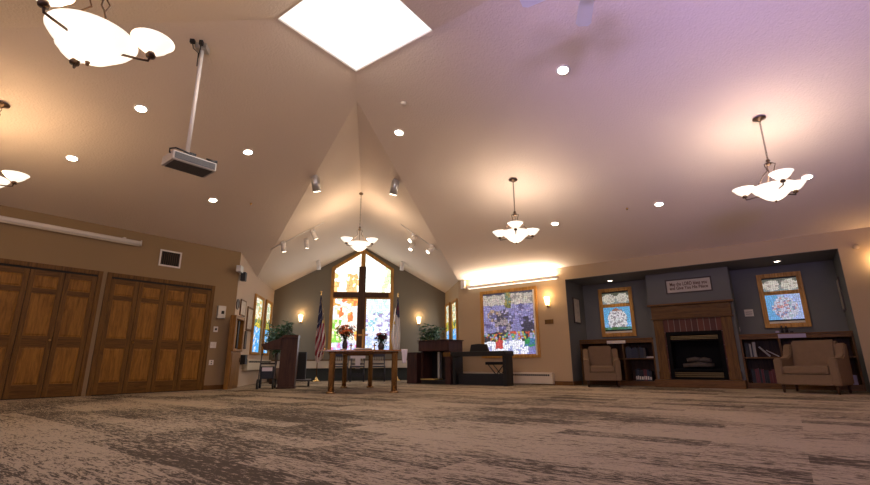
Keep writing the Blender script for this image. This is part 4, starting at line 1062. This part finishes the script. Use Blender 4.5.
# ------------------------------------------------------------------ right wall fittings
plate('sensor_box', 'white box high at the corner left of the light bar', 'sensor', 'R', 462.3, 281, 466, 289, 'white', .08)
plate('name_plaque', 'small tan plaque under the sconce near the alcove', 'plaque', 'R', 545, 319.5, 553.5, 324, 'oak', .012)
dome('wall_detector', 'round cream detector on tan header near the right edge', at(856, 247, NB, RW), NB, .05, 'detector', 'tan', .035)
plate('wall_plaque', 'small cream plaque between fireplace and the right alcove window', 'plaque', 'A', 744.5, 309.5, 753.5, 316.5, 'paper', .02, [(.15, .85, .3, .36), (.15, .85, .6, .66)], 'frame')
b = wr('A', [(738.2, 326), (740.2, 326), (740.2, 331.5), (738.2, 331.5)])
tag(obj('wall_hook', (lambda q: (box(q, -.015, .015, -.02, 0, 0, .09, bev=.004), q)[1])(NBM()), 'white', loc=wp('A', b[0], b[1], .002), rz=-PI / 4), 'tiny white wall fitting beside the fireplace above the right bookcase', 'fitting')
picture('narrow dark framed picture on the left side wall of the alcove', 'AL', NB.dot(at(576.5, 315, -XB, 3.99)), 1.42, .42, .62, 'photo')
picture('narrow dark framed picture on the right side wall of the alcove', 'AR', -NB.dot(at(842, 295, XB, .99)), 1.42, .42, .62, 'photo')

# ------------------------------------------------------------------ fireplace
vc = (bl[0] + br_[0]) / 2
t = thing('fireplace', 'oak mantel fireplace with brick facing and black firebox', 'fireplace', RP(vc, BF), -PI / 4)
FW = .735
HT = .15
b = NBM(); box(b, -.80, .80, -.34, -.005, 0, HT, bev=.008); obj('hearth', b, 'oakdarkx', t)
for x_ in (-FW, FW - .19):
    b = NBM(); box(b, x_, x_ + .19, -.06, -.004, HT + .001, 1.399, bev=.006); pl_ = obj('pilaster', b, 'oak', t)
    b = NBM(); box(b, x_ - .01, x_ + .20, -.075, -.0605, HT + .001, HT + .16, bev=.004); obj('plinth', b, 'oak', pl_)
b = NBM(); box(b, -FW - .02, FW + .02, -.07, -.004, 1.421, 1.69, bev=.006); box(b, -FW - .04, FW + .04, -.09, -.004, 1.40, 1.42); obj('frieze', b, 'oakx', t)
b = NBM(); box(b, -FW - .08, FW + .08, -.13, -.004, 1.691, 1.732, bev=.006); obj('mantel_shelf', b, 'oakdarkx', t)
b = NBM(); boxes(b, [(-FW + .19, FW - .19, -.03, -.004, 1.132, 1.40), (-FW + .19, -.521, -.03, -.004, HT + .001, 1.132), (.521, FW - .19, -.03, -.004, HT + .001, 1.132)]); obj('brick_facing', b, 'brick', t)
b = NBM(); boxes(b, [(-.52, -.45, -.05, .3, HT + .002, 1.13), (.45, .52, -.05, .3, HT + .002, 1.13), (-.45, .45, -.05, .3, 1.06, 1.13), (-.45, .45, -.05, .3, HT + .002, HT + .03), (-.45, .45, -.03, .3, .32, .36), (-.45, .45, -.03, .3, .93, .95), (-.45, .45, .28, .3, HT + .03, 1.06)], .003); obj('firebox', b, 'hearthmetal', t)
b = NBM(); 
for i in range(3): box(b, -.44, .44, -.045, -.031, .965 + i * .028, .982 + i * .028)
obj('louver', b, 'oldbrass', t)
b = NBM()
for i in range(3): box(b, -.44, .44, -.045, -.031, .20 + i * .036, .222 + i * .036)
obj('louver', b, 'oldbrass', t)
b = NBM(); r = random.Random(2)
for (x0, y0, x1, y1, z_) in ((-.28, .08, .25, .12, .43), (-.22, .2, .28, .16, .44), (-.2, .1, .1, .2, .54), (.24, .08, -.02, .2, .53)): tube(b, [(x0, y0, z_), ((x0 + x1) / 2, (y0 + y1) / 2, z_ + .02), (x1, y1, z_)], [.04, .05, .038], 10)
obj('logs', b, 'log', t)
# lettered sign over the mantel
su, sz, sw, sh = wr('B', [(665, 280.3), (711.2, 276), (713, 290.8), (666.3, 294.5)])
t = thing('lettered_sign', 'pale lettered sign with dark frame above the mantel', 'sign', wp('B', su, sz, .002), -PI / 4)
b = NBM(); cs = .028; boxes(b, [(-sw / 2, sw / 2, -.022, 0, 0, cs), (-sw / 2, sw / 2, -.022, 0, sh - cs, sh), (-sw / 2, -sw / 2 + cs, -.022, 0, cs, sh - cs), (sw / 2 - cs, sw / 2, -.022, 0, cs, sh - cs)], .003); obj('frame', b, 'frame', t)
part('face', 'signpaper', t, box, -sw / 2 + cs, sw / 2 - cs, -.012, -.001, cs, sh - cs)
def text(parent, body, x, y, z, size, width, m):
    cu_ = bpy.data.curves.new('lettering', 'FONT'); cu_.body = body; cu_.size = size; cu_.align_x = 'CENTER'; cu_.align_y = 'CENTER'; cu_.extrude = .001; cu_.offset = size * .022
    o = bpy.data.objects.new('lettering', cu_); C.objects.link(o); bpy.context.view_layer.update()
    me = bpy.data.meshes.new_from_object(o.evaluated_get(bpy.context.evaluated_depsgraph_get())); bpy.data.objects.remove(o)
    me.materials.clear(); me.materials.append(MT[m])
    xs = [v.co.x for v in me.vertices]; k_ = width / (max(xs) - min(xs))
    for v in me.vertices: v.co = Vector((v.co.x * k_, -v.co.z, v.co.y))
    o = bpy.data.objects.new('lettering', me); C.objects.link(o); o.parent = parent; o.location = (x, y, z)
text(t, 'May the LORD bless you', 0, -.0145, sh * .64, sh * .33, sw * .80, 'ink')
text(t, 'and Give You His Peace', 0, -.0145, sh * .36, sh * .30, sw * .82, 'ink')

# ------------------------------------------------------------------ bookcases
def bookcase(label, v0, v1, side):
    w = v1 - v0; t = thing('bookcase', label, 'bookcase', RP(v0, BF + .01), -PI / 4, 'built-in oak bookcases in the alcove'); D = AB - BF - .02
    ct = 1.03
    b = NBM(); box(b, 0, w, -.02, D, ct - .035, ct, bev=.006); obj('countertop', b, 'oakdarkx', t)
    part('back', 'walnut', t, box, .03, w - .03, D - .02, D - .004, .08, ct - .036)
    for x in (0, w - .03): part('side_panel', 'oakdark', t, box, x, x + .03, 0, D - .001, 0, ct - .036)
    divs = [w * .60] if side == 'l' else [w * .37]
    for x in divs: part('divider', 'oakdark', t, box, x - .015, x + .015, .0, D - .021, .101, ct - .036)
    part('fascia', 'oakdarkx', t, box, .031, w - .031, -.004, .02, ct - .10, ct - .0365)
    part('kick_board', 'oakdarkx', t, box, .031, w - .031, .0, D - .021, 0, .10)
    xs = [.031] + [x for x in divs] + [w - .031]
    for a, c in zip(xs, xs[1:]): part('shelf', 'oakdarkx', t, box, a + .016 if a > .05 else a, c - .016 if c < w - .05 else c, .02, D - .022, .565, .59)
    return t, w, divs, D, ct
bkL0, bkL1 = -3.984, bl[0] - .004
bkR0, bkR1 = br_[0] + .004, .984
bcL = bookcase('oak bookcase left of the fireplace under the smaller window', bkL0, bkL1, 'l')
bcR = bookcase('oak bookcase right of the fireplace under the right window', bkR0, bkR1, 'r')
BOOKC = [(.02, .025, .05), (.015, .015, .02), (.05, .045, .05), (.12, .02, .025), (.03, .035, .06), (.3, .27, .25), (.07, .03, .02), (.45, .4, .38)]
bm_ = [mat('book_cover_%s' % n, c, .6) for n, c in zip(('navy', 'black', 'charcoal', 'red', 'blue', 'cream', 'brown', 'white'), BOOKC)]
def books(v0, v1, z, hmin, hmax, pal, label, grp, seed, tilt=0, band=None):
    r = random.Random(seed); x = v0
    while True:
        th = r.uniform(.022, .05)
        if x + th > v1: break
        hh = r.uniform(hmin, hmax); dp = r.uniform(.15, .2)
        k_ = r.choice(pal)
        b = NBM(); boxes(b, [(0, th, 0, .004, 0, hh), (0, .003, .004, dp, 0, hh), (th - .003, th, .004, dp, 0, hh)])
        o = obj('book', b, bm_[k_], loc=RP(x, BF + .07, z), rz=-PI / 4)
        tag(o, label % ('navy', 'black', 'charcoal', 'dark red', 'dark blue', 'cream', 'brown', 'white')[k_], 'book', grp)
        part('pages', 'paper', o, box, .0035, th - .0035, .006, dp - .004, .003, hh - .003)
        if band: part('spine_label', 'paper', o, box, th * .15, th * .85, -.002, -.0003, hh * .12, hh * .42)
        x += th + .0025
dL = bkL0 + bcL[2][0]; dR = bkR0 + bcR[2][0]
books(dL + .04, bkL1 - .18, .5915, .2, .27, [0, 1, 2, 4, 0], '%s book upright on the upper shelf left of fireplace', 'dark books on the upper left shelf', 11)
books(dL + .20, bkL1 - .10, .1015, .2, .26, [3, 1, 3, 0], '%s book with white spine label on the lower shelf left of fireplace', 'labelled books on the lower left shelf', 12, band=1)
books(bkR0 + .06, dR - .36, .5915, .2, .30, [0, 1, 5, 7, 2], '%s book upright on the upper shelf right of fireplace', 'books on the upper right shelf', 13)
books(bkR0 + .10, dR - .04, .1015, .22, .28, [3, 1, 3, 1, 6], '%s book upright on the lower shelf right of fireplace', 'books on the lower right shelf', 14)
# leaning open booklets and stacked items
def leaning(label, v, z, ang, L_, th, k_, name='book'):
    Mr = Matrix.Rotation(ang, 4, 'Y'); b = NBM(); box(b, -th / 2, th / 2, 0, .18, 0, L_, Mr)
    mz = min(q.co.z for q in b.verts)
    for q in b.verts: q.co.z -= mz
    return tag(obj(name, b, bm_[k_], loc=RP(v, BF + .07, z), rz=-PI / 4), label, 'book')
leaning('cream book leaning on upper shelf right of fireplace', dR - .19, .5915, -.7, .24, .03, 5)
leaning('white booklet leaning furthest over on right upper shelf', dR - .05, .5915, -1.0, .22, .015, 7)
b = NBM(); box(b, -.07, .07, 0, .2, 0, .035, bev=.003); tag(obj('book', b, bm_[7], loc=RP(bkL1 - .115, BF + .06, .5915), rz=-PI / 4), 'white book lying flat at right end of upper left shelf', 'book')
b = NBM(); box(b, -.06, .06, 0, .15, 0, .16, bev=.004); tag(obj('storage_box', b, 'lilac', loc=RP(bkR1 - .14, BF + .05, .20 - .098), rz=-PI / 4), 'lilac box on lower shelf right of the right armchair', 'box')
# labels on the counter fronts
for x0, x1, y0, y1, l, m_ in ((607, 625.5, 340.6, 343.6, 'white label strip on the left bookcase counter edge', 'paper'), (778, 806, 333.8, 337.8, 'lilac label strip on the right bookcase counter edge', 'lilac')):
    u, z, ww, hh = wr('B', [(x0, y0), (x1, y0), (x1, y1), (x0, y1)])
    b = NBM(); box(b, -ww / 2, ww / 2, -.004, 0, 0, hh); tag(obj('shelf_label', b, m_, loc=RP(u, BF - .0125, z), rz=-PI / 4), l, 'label')
# figurines on the right counter
fu = XB.dot(at(783.5, 331, NB, BF + .2))
t = thing('figurine', 'dark figurine pair on the right bookcase under the window', 'figurine', RP(fu, BF + .25, 1.031), -PI / 4)
part('plinth', 'black', t, box, -.14, .16, -.06, .06, 0, .015)
for dx, hh in ((-.02, .15), (.05, .14)):
    b = NBM(); lathe(b, [(0, .016), (.03, .016), (.022, .07), (.028, .1), (.012, hh - .03), (.018, hh - .015), (.012, hh), (0, hh)], 14, (dx, 0, 0)); obj('figure', b, 'black', t)
b = NBM(); box(b, -.13, -.07, -.03, .03, .016, .05, bev=.006); obj('small_box', b, 'lilac', t)
b = NBM(); box(b, .1, .15, -.03, .03, .016, .04, bev=.006); obj('small_box', b, 'black', t)

# ------------------------------------------------------------------ armchairs
def armchair(label, P, rz, w=.78):
    t = thing('armchair', label, 'armchair', P, rz, 'tan upholstered armchairs in the alcove'); h = w / 2
    for sx in (-h + .07, h - .07):
        for sy in (.06, .66):
            b = NBM(); tube(b, [(sx, sy, 0), (sx, sy, .13)], [.018, .028], 8); obj('leg', b, 'walnut', t)
    b = NBM(); box(b, -h + .10, h - .10, .0, .62, .13, .30, bev=.015); obj('seat_base', b, 'chair', t)
    b = NBM(); box(b, -h + .125, h - .125, -.015, .56, .302, .43, bev=.03); obj('seat_cushion', b, 'chair', t)
    for sg in (-1, 1):
        b = NBM(); xi, xo = sg * (h - .12), sg * h
        x0, x1 = min(xi, xo), max(xi, xo)
        prism(b, [(0, .13), (.70, .13), (.74, .80), (.60, .80), (.50, .62), (.36, .565), (0, .555)], x0, x1, 'x')
        bmesh.ops.recalc_face_normals(b, faces=b.faces); bmesh.ops.bevel(b, geom=b.edges[:], offset=.018, segments=2, affect='EDGES'); obj('arm', b, 'chair', t)
    b = NBM(); prism(b, [(.50, .302), (.585, .302), (.68, .86), (.60, .86)], -h + .125, h - .125, 'x')
    bmesh.ops.recalc_face_normals(b, faces=b.faces); bmesh.ops.bevel(b, geom=b.edges[:], offset=.025, segments=2, affect='EDGES'); obj('back_cushion', b, 'chair', t)
    b = NBM(); prism(b, [(.625, .13), (.72, .13), (.79, .83), (.70, .84)], -h + .122, h - .122, 'x'); obj('back', b, 'chair', t)
    return t
PA = at(602.8, 386.3, YY, 9.25); PA.z = 0
def floor_under(x, d):       # a floor point straight below image column x, d metres ahead
    f2 = Vector((fw.x, fw.y, 0)).normalized(); P = CAM + f2 * d; q = P.copy(); q.z = 0
    for _ in range(30):
        v = q - CAM; px = 435 + F * v.dot(cr) / v.dot(fw); q += r0 * ((x - px) * v.dot(fw) / F)
    return q
armchair('tan armchair with wooden legs left of the fireplace', RP(-3.17, 10.38) if False else floor_under(604, 10.0), math.radians(-26), .74)
armchair('tan armchair with wooden legs right of the fireplace, near alcove edge', floor_under(810, 7.75), math.radians(-62), .86)

# ------------------------------------------------------------------ world and view
w = bpy.data.worlds.new('world'); bpy.context.scene.world = w; w.use_nodes = True
w.node_tree.nodes['Background'].inputs[0].default_value = (.5, .6, .8, 1); w.node_tree.nodes['Background'].inputs[1].default_value = .3
vs = bpy.context.scene.view_settings
vs.view_transform = 'Standard'; vs.look = 'None'; vs.gamma = 1; vs.exposure = .12; vs.use_curve_mapping = False
